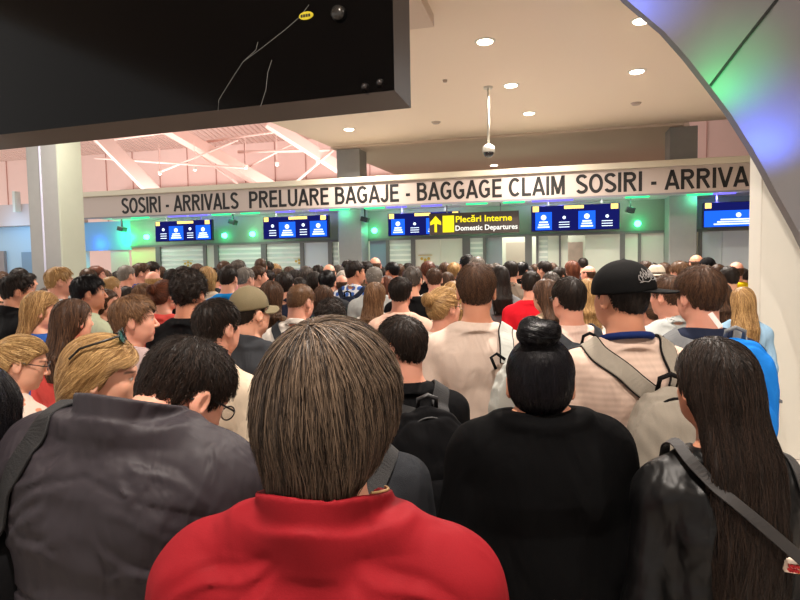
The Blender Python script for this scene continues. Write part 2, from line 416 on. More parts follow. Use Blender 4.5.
for (a, oa), (b, ob), r in ((((95, 158), 9), ((246, 168), 9), .05), (((160, 172), 9), ((238, 140), 9), .045), (((195, 152), 9), ((246, 190), 9), .04), (((238, 152), 10), ((330, 150), 10), .06),
                            (((246, 168), 10), ((300, 140), 10), .045), (((296, 182), 10), ((345, 140), 10), .05), (((95, 142), 10), ((200, 128), 10), .05), (((205, 142), 10), ((290, 130), 10), .05)):
    A = U(*a, oa); B = U(*b, ob); strut('truss_rod', [(A[0], oa, A[1]), (B[0], ob, B[1])], r, m_pink2)
for px, py, off in ((160, 174, 8.6), (195, 170, 8.6), (246, 168, 8.8), (277, 165, 8.8), (318, 163, 8.8)):
    u, z = U(px, py, off); t = empty('spotlight', FM @ Matrix.Translation((u, off, z)), 'small round spotlight glowing under the pink roof, ' + {160: 'the leftmost of the row', 195: 'second from the left of the row', 246: 'the middle one of the row', 277: 'second from the right of the row', 318: 'the rightmost, beside the grey column'}[px], 'spotlight', 'spotlights under the pink roof')
    MB().tube([(0, 0, .08), (0, 0, 1.2)], .012, 6).build('rod', m_pink2, t); MB().tube([(0, 0, 0), (0, 0, .1)], [.06, .09], 12).build('housing', m_white, t)
    MB().tube([(0, 0, -.03), (0, 0, .0)], [.045, .06], 12).build('bulb', m_lamp, t)
# columns behind the fascia
for k, (px0, px1, yb) in enumerate(((337.5, 360.5, 200), (669.5, 697.5, 180))):
    a = U(px0, yb, .85); b = U(px1, yb, .85)
    struct('wall_column_%s' % ('middle', 'right')[k], MB().box(a[0], b[0], .85, .85 + (b[0] - a[0]), 0, CEIL - .05), m_concrete, FM, bevel=.015)
# big column on the left
a = U(28.5, 200, 0); MB_ = MB()
Pc = at_y(25.5, 150, 9.0); pc = Pc - F0; cu, cv = pc.dot(FD), pc.dot(FB)
struct('wall_column_left', MB().box(cu, cu + .56, cv, cv + .44, 0, CEIL + 4), m_concrete, FM, bevel=.01)
struct('wall_column_left_side', MB().box(cu + .545, cu + .57, cv - .012, cv + .45, 0, CEIL + 4), m_colpale, FM)  # right face of the column, paler than its front
struct('trim_3', MB().box(cu + .24, cu + .262, cv - .015, cv, 0, CEIL + 4), plain('joint_lilac', (200, 200, 222), .4), FM)
# left side behind the column
wl = MB().box(-14, -.95, -.4, -.2, 0, 3.1)
struct('wall_left', MB().box(-10, U(84, 240, 1.5)[0], 1.5, 1.7, 0, 3.12), m_blue, FM)
struct('wall_left_band', MB().box(-10, U(84, 240, 1.5)[0], 1.2, 1.7, 3.12, 3.75), plain('band_grey', (200, 180, 172), .6), FM)
u0, _ = U(0, 260, 1.45); u1, z1 = U(5, 251, 1.45); struct('door_1', MB().box(u0 - .6, u1, 1.40, 1.5, 0, z1), plain('door_grey', (150, 140, 138), .5), FM)
u0, _ = U(23, 260, 1.45); u1, z1 = U(31, 252, 1.45); struct('door_2', MB().box(u0, u0 + .9, 1.40, 1.5, 0, z1), plain('door_blue', (122, 152, 176), .5), FM)
u0, z0 = U(13, 212, 1.0); u1, z1 = U(16, 198, 1.0); struct('trim_4', MB().box(u0, u0 + .09, 1.0, 1.2, z0, z1 + .2), m_white, FM)
# white column at right with the sweeping arch of metal panels in front
wc0 = at_y(748, 280, 5.5) - F0; wu, wv = wc0.dot(FD), wc0.dot(FB) - .32
struct('wall_column_white', MB().box(wu, wu + 2.4, wv, wv + .32, 0, CEIL), m_white, FM, bevel=.01)
ARC = [(600, -34), (627, 0), (647, 17), (665, 32), (688, 58), (710, 86), (731, 114), (752, 147), (765, 170), (777, 193), (790, 216), (800, 234), (822, 280), (838, 330), (846, 400)]
inner = [at_y(px, py, 4.9 - .0012 * i * i) for i, (px, py) in enumerate(ARC)]
def arch(i0, i1, t0=0, t1=1.0):
    mb = MB(); n = 10; rows = []
    for i in range(i0, i1 + 1):
        p = inner[i]; tn = (inner[min(i + 1, len(ARC) - 1)] - inner[max(i - 1, 0)]).normalized()
        out = Vector((-tn.z, 0, tn.x)); out = out if out.x > 0 else -out
        out = (out * .15 + Vector((.47, 0, .88)) * .85).normalized()
        row = []
        for k in range(n + 1):
            s = t0 + (t1 - t0) * k / n; row.append(p + out * (2.6 * s) + Vector((0, -1.0 * s - 1.1 * s * s, 0)))
        rows.append(row)
    m = n + 1; th = Vector((0, .10, .02))
    vs_ = [v for r in rows for v in r] + [v + th for r in rows for v in r]; N_ = len(rows) * m; fs = []
    for i in range(len(rows) - 1):
        for k in range(n):
            a = i * m + k; fs += [(a, a + 1, a + m + 1, a + m), (N_ + a, N_ + a + m, N_ + a + m + 1, N_ + a + 1)]
        fs += [(i * m, i * m + m, N_ + i * m + m, N_ + i * m), (i * m + n, N_ + i * m + n, N_ + i * m + m + n, i * m + m + n)]
    e = (len(rows) - 1) * m
    for k in range(n): fs += [(k, N_ + k, N_ + k + 1, k + 1), (e + k, e + k + 1, N_ + e + k + 1, N_ + e + k)]
    mb.add(vs_, fs); return mb
for nm, i0, i1 in (('wall_arch_upper', 0, 5), ('wall_arch_lower', 5, len(ARC) - 1)):
    o = struct(nm, arch(i0, i1), m_metal, None)
    for p in o.data.polygons: p.use_smooth = True
    md = o.modifiers.new('e', 'EDGE_SPLIT'); md.split_angle = R(40)
sp = inner[5]; tn = (inner[6] - inner[4]).normalized(); out = Vector((-tn.z, 0, tn.x)); out = out if out.x > 0 else -out; out = (out * .15 + Vector((.47, 0, .88)) * .85).normalized()
struct('trim_5', MB().tube([sp + out * (2.6 * s) + Vector((0, -1.0 * s - 1.1 * s * s - .004, 0)) for s in np.linspace(0, 1, 9)], .011, 6), m_black, None)
# unseen coloured spots added to tint the arch panels
for nm, k, col, pw in (('green_tint_spot', 5, (.03, 1, .25), 16), ('blue_tint_spot', 6.7, (.08, .18, 1), 32), ('blue_tint_spot', 1.3, (.12, .2, 1), 22)):
    a_, b_ = inner[int(k)], inner[int(k) + 1]; tgt = a_.lerp(b_, k - int(k)) + Vector((.13, -.05, .10)); src = tgt + Vector((-.30, -.62, -.30))
    l = bpy.data.lights.new(nm, 'SPOT'); l.energy = pw; l.color = col; l.spot_size = R(72); l.spot_blend = 1; l.shadow_soft_size = .04
    o = bpy.data.objects.new(nm, l); C.objects.link(o); o.location = src; o.rotation_euler = (tgt - src).to_track_quat('-Z', 'Y').to_euler()
# downlights
DLN = ['nearest the hanging camera, above its pole', 'at the top of the picture beside the metal arch', 'lower of the two on the right', 'just right of the camera pole', 'lowest of the middle row behind the camera pole', 'alone at the left beside the grey column']
def downlight(u, v, z, label, big=1.0):
    t = empty('downlight', FM @ Matrix.Translation((u, v, z)), label, 'ceiling light', 'round downlights in the ceiling')
    r = .125 * big; MB().tube([(0, 0, -.012), (0, 0, .0)], [r, r + .015], 24).build('rim', m_white, t)
    MB().tube([(0, 0, -.022), (0, 0, -.012)], [r * .8, r * .84], 24).build('diffuser', m_lamp, t)
for (u, v), nm in zip(lamp_pts, DLN): downlight(u, v, CEIL, 'round recessed ceiling downlight, lit, ' + nm)
u, v = at_level(494, 165, CEIL - .05); downlight(u, v, CEIL - .05, 'small far downlight on the darker ceiling strip below the hanging camera')
for i, (u, v) in enumerate(EXTRA): downlight(u, v, CEIL, 'round ceiling downlight out of the frame overhead')
sens = 0
for px, py, lb in ((636, 103, 'flat round ceiling sensor between the right downlights and the column'), (436, 122, 'flat round ceiling speaker left of the camera pole'), (445, 80, 'tiny ceiling sprinkler high left of the camera pole')):
    u, v = at_level(px, py, CEIL); t = MB().tube([(0, 0, -.035), (0, 0, 0)], [.07 if px != 445 else .03, .10 if px != 445 else .04], 20).build('ceiling_sensor', plain('sensor_grey', (176, 160, 146), .5), None, FM @ Matrix.Translation((u, v, CEIL)))
    tag(t, lb, 'sensor')
# ------------------------------------------------------------------ hanging dome camera
u, v = at_level(488, 87, CEIL); zt = at_y(488, 150, fworld(u, v, 0).y).z
t = empty('security_camera', FM @ Matrix.Translation((u, v, zt)), 'white dome security camera hanging from the ceiling on a long pole', 'camera')
pb = MB().tube([(0, 0, .08), (0, 0, CEIL - zt)], .021, 14).build('pole', m_white, t, smooth=True)
MB().tube([(0, 0, CEIL - zt - .03), (0, 0, CEIL - zt)], [.07, .08], 20).build('ceiling_plate', m_white, t)
MB().tube([(0, 0, -.04), (0, 0, .05), (0, 0, .075), (0, 0, .10)], [.105, .10, .07, .025], 24).build('housing', m_white, t, smooth=True)
dp_ = [(0, 0, -.04 - .085 * math.sin(a)) for a in np.linspace(0, 1.5, 8)]
MB().tube(dp_, [.088 * math.cos(a) + .001 for a in np.linspace(0, 1.5, 8)], 24).build('dome', plain('smoked_dome', (20, 20, 24), .08, coat=.5), t, smooth=True)
# ------------------------------------------------------------------ lettering fascia
zb = 3.15; ua, za = U(81, 199, 0); ub, zb2 = U(748, 160.5, 0); ztop = (za + zb2) / 2; _, z1 = U(81, 218.4, 0); _, z2 = U(748, 189, 0); zb = (z1 + z2) / 2
f = empty('lettered_fascia', FM @ Matrix.Translation((0, 0, zb)), 'long pale beam lettered with arrivals and baggage claim spanning the hall', 'sign')
H = ztop - zb
MB().box(ua, 19, 0, .3, 0, H).build('board', m_fascia, f, bevel=.01)
MB().box(ua - .02, 19, -.07, .36, H, H + .13).build('cap_moulding', m_cap, f, bevel=.015)
MB().box(ua, 19, .0, .06, -.035, 0).build('bottom_rail', plain('rail_grey', (140, 140, 146), .4), f)
def text_mesh(s, bold=.0):
    c = bpy.data.curves.new('t', 'FONT'); c.body = s; c.size = 1; c.extrude = .004; c.offset = bold; c.resolution_u = 3
    o = bpy.data.objects.new('t', c); C.objects.link(o); dg = bpy.context.evaluated_depsgraph_get(); me = bpy.data.meshes.new_from_object(o.evaluated_get(dg))
    bpy.data.objects.remove(o); me.materials.clear(); return me
def text_on(name, s, u0, u1, z0, z1, y, mat, parent, bold=.006, zoff=0, asc=None):
    me = text_mesh(s, bold); co = np.empty(len(me.vertices) * 3, np.float32); me.vertices.foreach_get('co', co); co = co.reshape(-1, 3)
    x0, x1 = co[:, 0].min(), co[:, 0].max(); cap = asc or text_cap(bold)
    out = np.stack([u0 + (co[:, 0] - x0) / (x1 - x0) * (u1 - u0), y - (co[:, 2] + .004) , z0 - zoff + (co[:, 1] - cap[0]) / (cap[1] - cap[0]) * (z1 - z0)], 1).astype(np.float32)
    me.vertices.foreach_set('co', out.ravel()); me.update(); return link(name, me, mat, parent)
def text_cap(bold):
    me = text_mesh('H', bold); z = [v.co.y for v in me.vertices]; return min(z), max(z)
def arc(cx, cy, rx, ry, a0, a1, n=14): return [(cx + rx * math.cos(R(a0 + (a1 - a0) * k / n)), cy + ry * math.sin(R(a0 + (a1 - a0) * k / n))) for k in range(n + 1)]
TK = .168; h_ = TK / 2; t1 = 1 - h_
GL = {'S': (.62, [arc(.31, .735, .225, .19, 20, 245, 16) + arc(.31, .265, .245, .19, 65, -160, 16)]), 'O': (.74, [arc(.37, .5, .29, t1 - .5, 0, 360, 32)]), 'I': (.22, [[(.11, 0), (.11, 1)]]),
      'R': (.70, [[(.10, 0), (.10, 1)], [(.10, t1), (.38, t1)] + arc(.38, .735, .20, t1 - .735, 90, -90, 12)[1:] + [(.10, .735 * 2 - t1)], [(.34, .50), (.62, 0)]]), 'A': (.70, [[(.045, 0), (.35, 1.0)], [(.35, 1.0), (.655, 0)], [(.15, .28), (.55, .28)]]),
      'V': (.68, [[(.045, 1), (.34, 0)], [(.34, 0), (.635, 1)]]), 'L': (.58, [[(.10, 1), (.10, h_), (.56, h_)]]), 'P': (.66, [[(.10, 0), (.10, 1)], [(.10, t1), (.36, t1)] + arc(.36, .70, .21, t1 - .70, 90, -90, 12)[1:] + [(.10, .70 * 2 - t1)]]),
      'E': (.62, [[(.58, t1), (.10, t1), (.10, h_), (.60, h_)], [(.10, .52), (.55, .52)]]), 'U': (.70, [[(.10, 1), (.10, .33)] + arc(.35, .33, .25, .33 - h_, 180, 360, 16)[1:] + [(.60, 1)]]),
      'B': (.68, [[(.10, 0), (.10, 1)], [(.10, t1), (.36, t1)] + arc(.36, .735, .18, t1 - .735, 90, -90, 12)[1:] + [(.10, .735 * 2 - t1)], [(.36, .735 * 2 - t1)] + arc(.38, .30, .21, .30 - h_, 90, -90, 12) + [(.10, h_)]]),
      'G': (.74, [arc(.37, .5, .29, t1 - .5, 42, 318, 26) + [(.60, .22), (.60, .46), (.38, .46)]]), 'J': (.54, [[(.43, 1), (.43, .28)] + arc(.245, .28, .185, .28 - h_, 0, -175, 14)[1:]]), 'C': (.70, [arc(.37, .5, .29, t1 - .5, 45, 315, 26)]),
      'M': (.82, [[(.10, 0), (.10, 1)], [(.72, 0), (.72, 1)], [(.12, 1), (.41, .05)], [(.41, .05), (.70, 1)]]), '-': (.35, [[(.04, .37), (.31, .37)]]), ' ': (.25, [])}
def stroke_text(s, u0, u1, z0, z1, parent):
    mb = MB(); x = 0; polys = []
    for ch in s:
        w, st = GL[ch]
        for pl_ in st: polys.append([(px_ + x, py_) for px_, py_ in pl_])
        x += w + .075
    W_ = x - .075; kx = (u1 - u0) / W_; kz = z1 - z0
    for pl_ in polys:
        P2 = [Vector((a * kx, b * kz)) for a, b in pl_]; n = len(P2); L_ = []; 
        for i, p in enumerate(P2):
            closed = (P2[0] - P2[-1]).length < 1e-4
            a = P2[i - 1] if i else (P2[-2] if closed else None); b = P2[i + 1] if i < n - 1 else (P2[1] if closed else None)
            d1 = (p - a).normalized() if a is not None else None; d2 = (b - p).normalized() if b is not None else None
            d1 = d1 or d2; d2 = d2 or d1; n1 = Vector((-d1.y, d1.x)); n2 = Vector((-d2.y, d2.x)); m = (n1 + n2).normalized(); q = m / max(.5, m.dot(n1)) * (TK * .5 * (kx + kz) / 2)
            L_.append((p + q, p - q))
        vs = []
        for y in (-.006, .0):
            for a, b in L_: vs += [(u0 + a.x, y, z0 + min(max(a.y, 0), kz)), (u0 + b.x, y, z0 + min(max(b.y, 0), kz))]
        N = 2 * n; fs = []
        for i in range(n - 1): fs += [(2 * i, 2 * i + 1, 2 * i + 3, 2 * i + 2), (N + 2 * i, N + 2 * i + 2, N + 2 * i + 3, N + 2 * i + 1), (2 * i, 2 * i + 2, N + 2 * i + 2, N + 2 * i), (2 * i + 1, N + 2 * i + 1, N + 2 * i + 3, 2 * i + 3)]
        fs += [(0, N, N + 1, 1), (N - 2, N - 1, 2 * N - 1, 2 * N - 2)]; mb.add(vs, fs)
    return mb.build('lettering', m_black, parent)
def stroke_w(s): return sum(GL[c][0] + .075 for c in s) - .075
_, zl = U(400, 204.5, 0); _, zh = U(400, 182.0, 0)
u0, zA = U(121.5, 214.5, 0); _, zB = U(121.5, 198.5, 0); _, zC = U(722, 187, 0); _, zD = U(722, 166.5, 0)
zl = (zA + zC) / 2 - zb; zh = (zB + zD) / 2 - zb
for s, a, b in (('SOSIRI - ARRIVALS', 121.5, 237.5), ('PRELUARE BAGAJE - BAGGAGE CLAIM', 249, 565), ):
    stroke_text(s, U(a, 200, 0)[0], U(b, 180, 0)[0], zl, zh, f)
uS = U(576, 183, 0)[0]; uE = U(748.5, 180, 0)[0]; w1 = stroke_w('SOSIRI - ARRIVA'); w2 = stroke_w('SOSIRI - ARRIVALS')
stroke_text('SOSIRI - ARRIVALS', uS, uS + (uE - uS) * w2 / w1, zl, zh, f)
# ------------------------------------------------------------------ passport booths behind the fascia
WB = 1.5   # distance of the booth line behind the fascia
struct('ceiling_soffit', MB().box(ua, 19, .3, WB + .3, zb + .02, zb + .12), plain('soffit', (190, 186, 190), .4), FM)
ubL = U(131, 240, WB)[0]
hz0 = (U(240, 242, WB)[1] + U(650, 231, WB)[1]) / 2
struct('wall_booth_header', MB().box(ubL, 19, WB, WB + .12, hz0, zb + .02), m_green, FM)
uEnd = U(84, 240, WB)[0]
struct('wall_booth_end', MB().box(uEnd, ubL, WB, WB + .12, hz0 - .12, zb + .02), plain('end_wall', (110, 160, 200), .5), FM)
struct('wall_booth_back', MB().box(ua, 19, WB + 2.2, WB + 2.4, 0, zb + .1), plain('booth_back', (222, 222, 204), .6), FM)
struct('trim_6', MB().box(ubL, 19, WB - .04, WB + .14, hz0 - .06, hz0), m_frame, FM)
m_glass = new_mat('frosted_glass'); g_ = m_glass[2]; g_.inputs['Base Color'].default_value = (.72, .82, .78, 1); g_.inputs['Roughness'].default_value = .35; g_.inputs['Alpha'].default_value = .78; m_glass = m_glass[0]
m_stripe = plain('glass_stripe', (232, 238, 232), .4)
m_panel = plain('booth_panel', (220, 226, 212), .5); m_panelb = plain('booth_panel_blue', (206, 216, 224), .5)
m_gold = plain('emblem_gold', (200, 170, 70), .4)
ZB = 0.0
def span(x0, x1, off=WB): return U(x0, 256, off)[0], U(x1, 256, off)[0]
wn = 0
def post(x0, x1):
    a, b = span(x0, x1, WB - .03)
    struct('trim_post', MB().box(a, b, WB - .03, WB + .11, 0, hz0), m_frame, FM)
for a, b in ((155.5, 160), (203, 206), (214, 218), (261, 266), (300, 303.5), (328, 332), (386, 389), (411, 415), (462.5, 470), (483, 486), (525, 532), (536, 538.5), (559, 561), (620, 625), (638.5, 641), (664, 669), (699, 702)): post(a, b)
def glass(x0, x1, badge=None):
    global wn; wn += 1; a, b = span(x0, x1)
    o = struct('window_%d' % wn, MB().box(a, b, WB + .04, WB + .06, 0, hz0 - .06), m_glass, FM)
    z = 1.2; st_ = MB()
    while z < hz0 - .12: st_.box(a + .01, b - .01, WB + .03, WB + .04, z, z + .055); z += .13
    s = st_.build('frosted_stripes', m_stripe, o)
    if badge:
        c = (a + b) / 2 if badge is True else U(badge, 250, WB)[0]; m = MB(); m.box(c - .16, c + .16, WB + .018, WB + .028, 1.98, 1.99)
        for dx_, dz in ((-.09, -.08), (0, -.13), (.09, -.08), (0, -.05)): m.tube([(c + dx_, WB + .030, 1.98 + dz), (c + dx_, WB + .015, 1.98 + dz)], .035, 8)
        m.build('emblem', m_gold, o)
def panel(x0, x1, mat=m_panel, door=False, badge=None):
    global wn; a, b = span(x0, x1)
    if door: o = struct('door_%d' % (3 + int(x0) % 50), MB().box(a, b, WB + .05, WB + .09, 0, hz0 - .06), mat, FM); MB().box(b - .14, b - .10, WB + .0, WB + .05, .95, 1.1).build('door_handle', m_frame, o)
    else: o = struct('wall_panel', MB().box(a, b, WB + .03, WB + .08, 0, hz0 - .06), mat, FM)
    if badge:
        c = U(badge, 250, WB)[0]; m = MB(); m.box(c - .18, c + .18, WB + .012, WB + .03, 1.98, 1.995)
        for dx_, dz in ((-.09, -.08), (0, -.16), (.09, -.08), (0, -.11)): m.tube([(c + dx_, WB + .030, 1.98 + dz), (c + dx_, WB + .01, 1.98 + dz)], .04, 8)
        m.build('emblem', m_gold, o)
glass(160, 203, 187); panel(206, 214); glass(218, 261); glass(266, 300, 298.5); panel(303.5, 328, m_panelb); glass(332, 338); panel(361, 369, m_panel); panel(369.5, 386, plain('door_slate', (132, 150, 172), .5), True)
glass(389, 411); panel(415, 440, m_panel, badge=425); panel(441, 462.5); glass(470, 483); panel(486, 502, plain('door_greyblue', (150, 158, 166), .5), True)
glass(538.5, 548); panel(548, 568, m_panel); panel(585, 620, m_panel); panel(625, 638, m_panel, True); panel(641, 664, plain('panel_grey', (200, 200, 192), .5)); panel(702, 722, m_panelb); panel(722.5, 752, m_panelb)
panel(110, 128, plain('end_panel', (206, 198, 184), .5)); panel(131, 155, plain('end_panel_warm', (232, 218, 168), .5))
a, b = span(568, 585); struct('door_60', MB().box(a, b, WB + .9, WB + .94, 0, 2.25), plain('doorway_warm', (226, 196, 184), .6, var=.2, scale=6), FM)
a, b = span(502, 525); struct('door_61', MB().box(a, b, WB + 1.4, WB + 1.44, 0, 2.3), plain('doorway_pale', (214, 196, 178), .6), FM)
area_light('booth_lamp', fworld(6, WB + 1.3, zb - .2), 2.5, 55, (.95, 1, .9)); area_light('booth_lamp', fworld(11.5, WB + 1.3, zb - .2), 2.5, 55, (.95, 1, .9)); area_light('booth_lamp', fworld(1.5, WB + 1.3, zb - .2), 2, 40, (.95, 1, .9))  # unseen neutral lamps added behind the glass to brighten the booths
for u in (1.5, 5.2, 9.0, 12.8):  # glowing strips and fill lights added to brighten the booth fronts
    MB().box(-.9, .9, -.05, .05, -.03, 0).build('trim_fill_strip', emit_mat('fill_glow', (200, 214, 200), .5), None, FM @ Matrix.Translation((u, .62, zb + .02)))['kind'] = 'structure'
    l = area_light('booth_front_fill', fworld(u, .62, zb - .03), 2.2, 15, (.95, 1, .90), rot=(R(38), 0, BA), shape='RECTANGLE'); l.data.size_y = .12
# ---- information screens
m_navy = emit_mat('screen_navy', (22, 26, 96), .9); m_lit = emit_mat('screen_blue', (28, 92, 240), 1.3); m_wht = emit_mat('screen_white', (226, 240, 255), 1.5); m_yel = emit_mat('screen_yellow', (255, 220, 120), 1.5)
m_grn = emit_mat('green_led', (70, 255, 160), 9)
def screen(x0, y0, x1, y1, label, blocks, off=.75, ysh=0):
    a, zt0 = U(x0, y0, off); b, zt1 = U(x1, y1, off)
    _, zz = U(x0, y1, off); top = zt0; bot = (zz + zt1) / 2 if abs(zz - zt1) < .5 else zt1
    # x0,y0 = top left, y1 = bottom left
    w = b - a; h = top - zz
    t = empty('information_screen', FM @ Matrix.Translation((a, off, zz)), label, 'screen', 'screens under the lettered beam')
    MB().box(0, w, .012, .10, 0, h).build('case', m_dark, t, bevel=.008)
    MB().box(.015, w - .015, .004, .014, .015, h - .015).build('display', m_navy, t)
    lb = MB(); wb = MB(); yb_ = MB()
    for kind, f0, f1, g0, g1 in blocks:
        X0, X1, Z0, Z1 = f0 * w, f1 * w, g0 * h, g1 * h
        if kind == 'b':
            MB().box(X0, X1, -.001, .005, Z0, Z1).build('lit_block', m_lit, t); c = (X0 + X1) / 2; hh = Z1 - Z0
            wb.tube([(c, -.006, Z0 + hh * .70), (c, .0, Z0 + hh * .70)], hh * .15, 12)
            for r_ in range(3): wb.box(c - (X1 - X0) * (.36 - .05 * r_), c + (X1 - X0) * (.36 - .05 * r_), -.004, .0, Z0 + hh * (.12 + .14 * r_), Z0 + hh * (.20 + .14 * r_))
        elif kind == 't':
            c = (X0 + X1) / 2; hh = Z1 - Z0; wb.tube([(c, -.001, Z0 + hh * .7), (c, .005, Z0 + hh * .7)], hh * .10, 12)
            for r_ in range(3): wb.box(c - (X1 - X0) * .3, c + (X1 - X0) * .3, .0, .005, Z0 + hh * (.1 + .15 * r_), Z0 + hh * (.14 + .15 * r_))
        elif kind == 'y': MB().box(X0, X1, .0, .006, Z0, Z1).build('heading', m_yel, t)
        elif kind == 'w':
            for r_ in range(3): wb.box(X0, X1, .0, .006, Z0 + (Z1 - Z0) * (.1 + .33 * r_), Z0 + (Z1 - Z0) * (.28 + .33 * r_))
    if wb.v: wb.build('text_lines', m_wht, t)
    for uu in (.2 * w, .8 * w): MB().box(uu - .015, uu + .015, .04, .07, h, zb + .03 - zz).build('hanger', m_frame, t)
    return t
B2 = [('t', .06, .24, .08, .8), ('b', .25, .5, .06, .74), ('t', .53, .71, .08, .8), ('b', .72, .97, .06, .74), ('y', .02, .09, .78, .97), ('y', .4, .68, .84, .96), ('y', .88, .96, .78, .97)]
B1 = [('b', .05, .24, .06, .74), ('t', .28, .48, .08, .7), ('b', .54, .73, .06, .74), ('t', .76, .96, .08, .7), ('y', .02, .09, .76, .97), ('y', .38, .6, .84, .96), ('y', .9, .98, .78, .97)]
screen(154.5, 221.5, 212.5, 242, 'blue and navy information screen, leftmost under the lettered beam', B2)
screen(262.5, 217, 329, 239.5, 'blue and navy information screen left of the middle grey column', B2)
screen(387.5, 213.5, 460, 236.5, 'blue information screen half hidden behind the yellow lettered sign', B1, .85)
screen(531, 206, 620, 232, 'wide blue information screen right of the yellow lettered sign', B1)
screen(703, 202.5, 775, 228, 'bright blue information screen at far right beside the white column', [('b', .02, .98, .03, .66), ('w', .16, .78, .12, .58), ('y', .03, .12, .76, .97), ('y', .66, .8, .8, .95)])
# ---- yellow sign
off = .25; a, zt_ = U(429, 213.8, off); b, _ = U(519, 220, off); _, zb_ = U(429, 235, off); w = b - a; h = zt_ - zb_
t = empty('departures_sign', FM @ Matrix.Translation((a, off, zb_)), 'dark sign with yellow arrow and domestic departures lettering', 'sign')
MB().box(0, w, .0, .12, 0, h).build('case', plain('sign_brown', (52, 44, 40), .4), t, bevel=.008)
m_sy = emit_mat('sign_yellow', (250, 226, 40), 1.1); m_sw = emit_mat('sign_white', (248, 244, 232), 1.1)
ar_ = MB(); X = .135 * w; 
def pl(pts, z=-.006):
    n = len(pts); return [(x, z, y) for x, y in pts] + [(x, 0, y) for x, y in pts], [tuple(range(n)), tuple(range(2 * n - 1, n - 1, -1))] + [(i, i + n, (i + 1) % n + n, (i + 1) % n) for i in range(n)]
sx_ = .5 * h; ar_.add(*pl([(X * .52 - .04 * h, .12 * h), (X * .52 + .04 * h + .04 * h, .12 * h), (X * .52 + .08 * h, .52 * h), (X * .52 + .28 * h, .45 * h), (X * .52 + .28 * h, .60 * h), (X * .52 + .02 * h, .88 * h), (X * .52 - .24 * h, .60 * h), (X * .52 - .24 * h, .45 * h), (X * .52 - .04 * h, .52 * h)]))
ar_.build('arrow', m_sy, t)
MB().box(.155 * w, .285 * w, -.006, 0, .10 * h, .88 * h).build('pictogram_plate', m_sy, t, bevel=.012)
text_on('lettering', 'Plecări Interne', .305 * w, .925 * w, .55 * h, .84 * h, -.002, m_sy, t, .02)
text_on('lettering', 'Domestic Departures', .30 * w, .985 * w, .16 * h, .40 * h, -.002, m_sw, t, .02)
for uu in (.2 * w, .8 * w): MB().box(uu - .015, uu + .015, .04, .07, h, zb - .04 - zb_).build('hanger', m_frame, t)
# ---- green booth lamps, small spots, soffit washers
for px, py, nm in ((146, 237, 'at the far left beside the first screen'), (224, 235.5, 'left of the pair between the first two screens'), (252, 234, 'right of the pair between the first two screens'), (374, 230.5, 'between the middle column and the third screen'), (638, 223.5, 'right of the wide screen')):
    u, z = U(px, py, WB - .05); t = MB().tube([(0, .05, 0), (0, -.03, 0)], [.075, .06], 16).build('booth_lamp', m_grn, None, FM @ Matrix.Translation((u, WB - .05, z))); tag(t, 'round green booth lamp glowing ' + nm, 'lamp', 'green booth lamps')
    l = bpy.data.lights.new('green_lamp', 'POINT'); l.energy = 2.6; l.color = (.05, 1, .4); l.shadow_soft_size = .05; o = bpy.data.objects.new('green_lamp', l); o.location = fworld(u, WB - .22, z); C.objects.link(o)
for px, py, nm in ((122, 229, 'on the blue end wall'), (233, 222, 'between the first two screens'), (365, 219.5, 'beside the middle column'), (630.5, 210, 'right of the wide screen')):
    u, z = U(px, py, .9); t = empty('cctv_camera', FM @ Matrix.Translation((u, .9, z)), 'small black bracket camera hanging ' + nm, 'camera', 'small black cameras over the booths')
    MB().box(-.09, .09, -.1, .1, -.06, .06, Matrix.Rotation(.3, 4, 'Y')).build('housing', m_dark, t, bevel=.01); MB().box(-.015, .015, -.015, .015, .05, zb + .03 - z).build('bracket', m_dark, t)
WASH = [(141, 'g'), (178, 'b'), (199, 'b'), (222, 'g'), (251, 'g'), (286, 'b'), (320, 'b'), (340, 'g'), (375, 'g'), (397, 'b'), (432, 'b'), (477, 'g'), (514, 'g'), (543, 'b'), (562, 'b'), (637, 'g'), (699, 'g'), (722, 'b')]
for px, c in WASH:
    u, _ = U(px, 210, .5); t = MB().box(-.24, .24, -.06, .06, -.05, 0).build('wash_light', emit_mat('wash_' + c, (60, 255, 150) if c == 'g' else (120, 110, 255), 1.3), None, FM @ Matrix.Translation((u, .45, zb + .02)))
    tag(t, ('green' if c == 'g' else 'violet blue') + ' wash light glowing in the strip under the lettered beam', 'light', ('green' if c == 'g' else 'blue') + ' wash lights under the beam')
    l = bpy.data.lights.new('wash_lamp', 'POINT'); l.energy = 3.4 if c == 'g' else 8; l.color = (.08, 1, .4) if c == 'g' else (.2, .18, 1); l.shadow_soft_size = .04; o = bpy.data.objects.new('wash_lamp', l); o.location = fworld(u, .68, zb - .07); C.objects.link(o)
for px, py, col, pw in ((119, 237, (.0, 1, .22), 22), (90, 244, (.02, .22, 1), 5)):
    u, z = U(px, py, WB - .4); l = bpy.data.lights.new('end_wall_lamp', 'POINT'); l.energy = pw; l.color = col; l.shadow_soft_size = .05; o = bpy.data.objects.new('end_wall_lamp', l); o.location = fworld(u, WB - .18, z); C.objects.link(o)
for px, py in ((10, 225), (40, 230)):
    u, z = U(px, py, 1.0); l = bpy.data.lights.new('end_wall_lamp', 'POINT'); l.energy = 14; l.color = (.25, .6, 1); l.shadow_soft_size = .2; o = bpy.data.objects.new('end_wall_lamp', l); o.location = fworld(u, .6, z); C.objects.link(o)
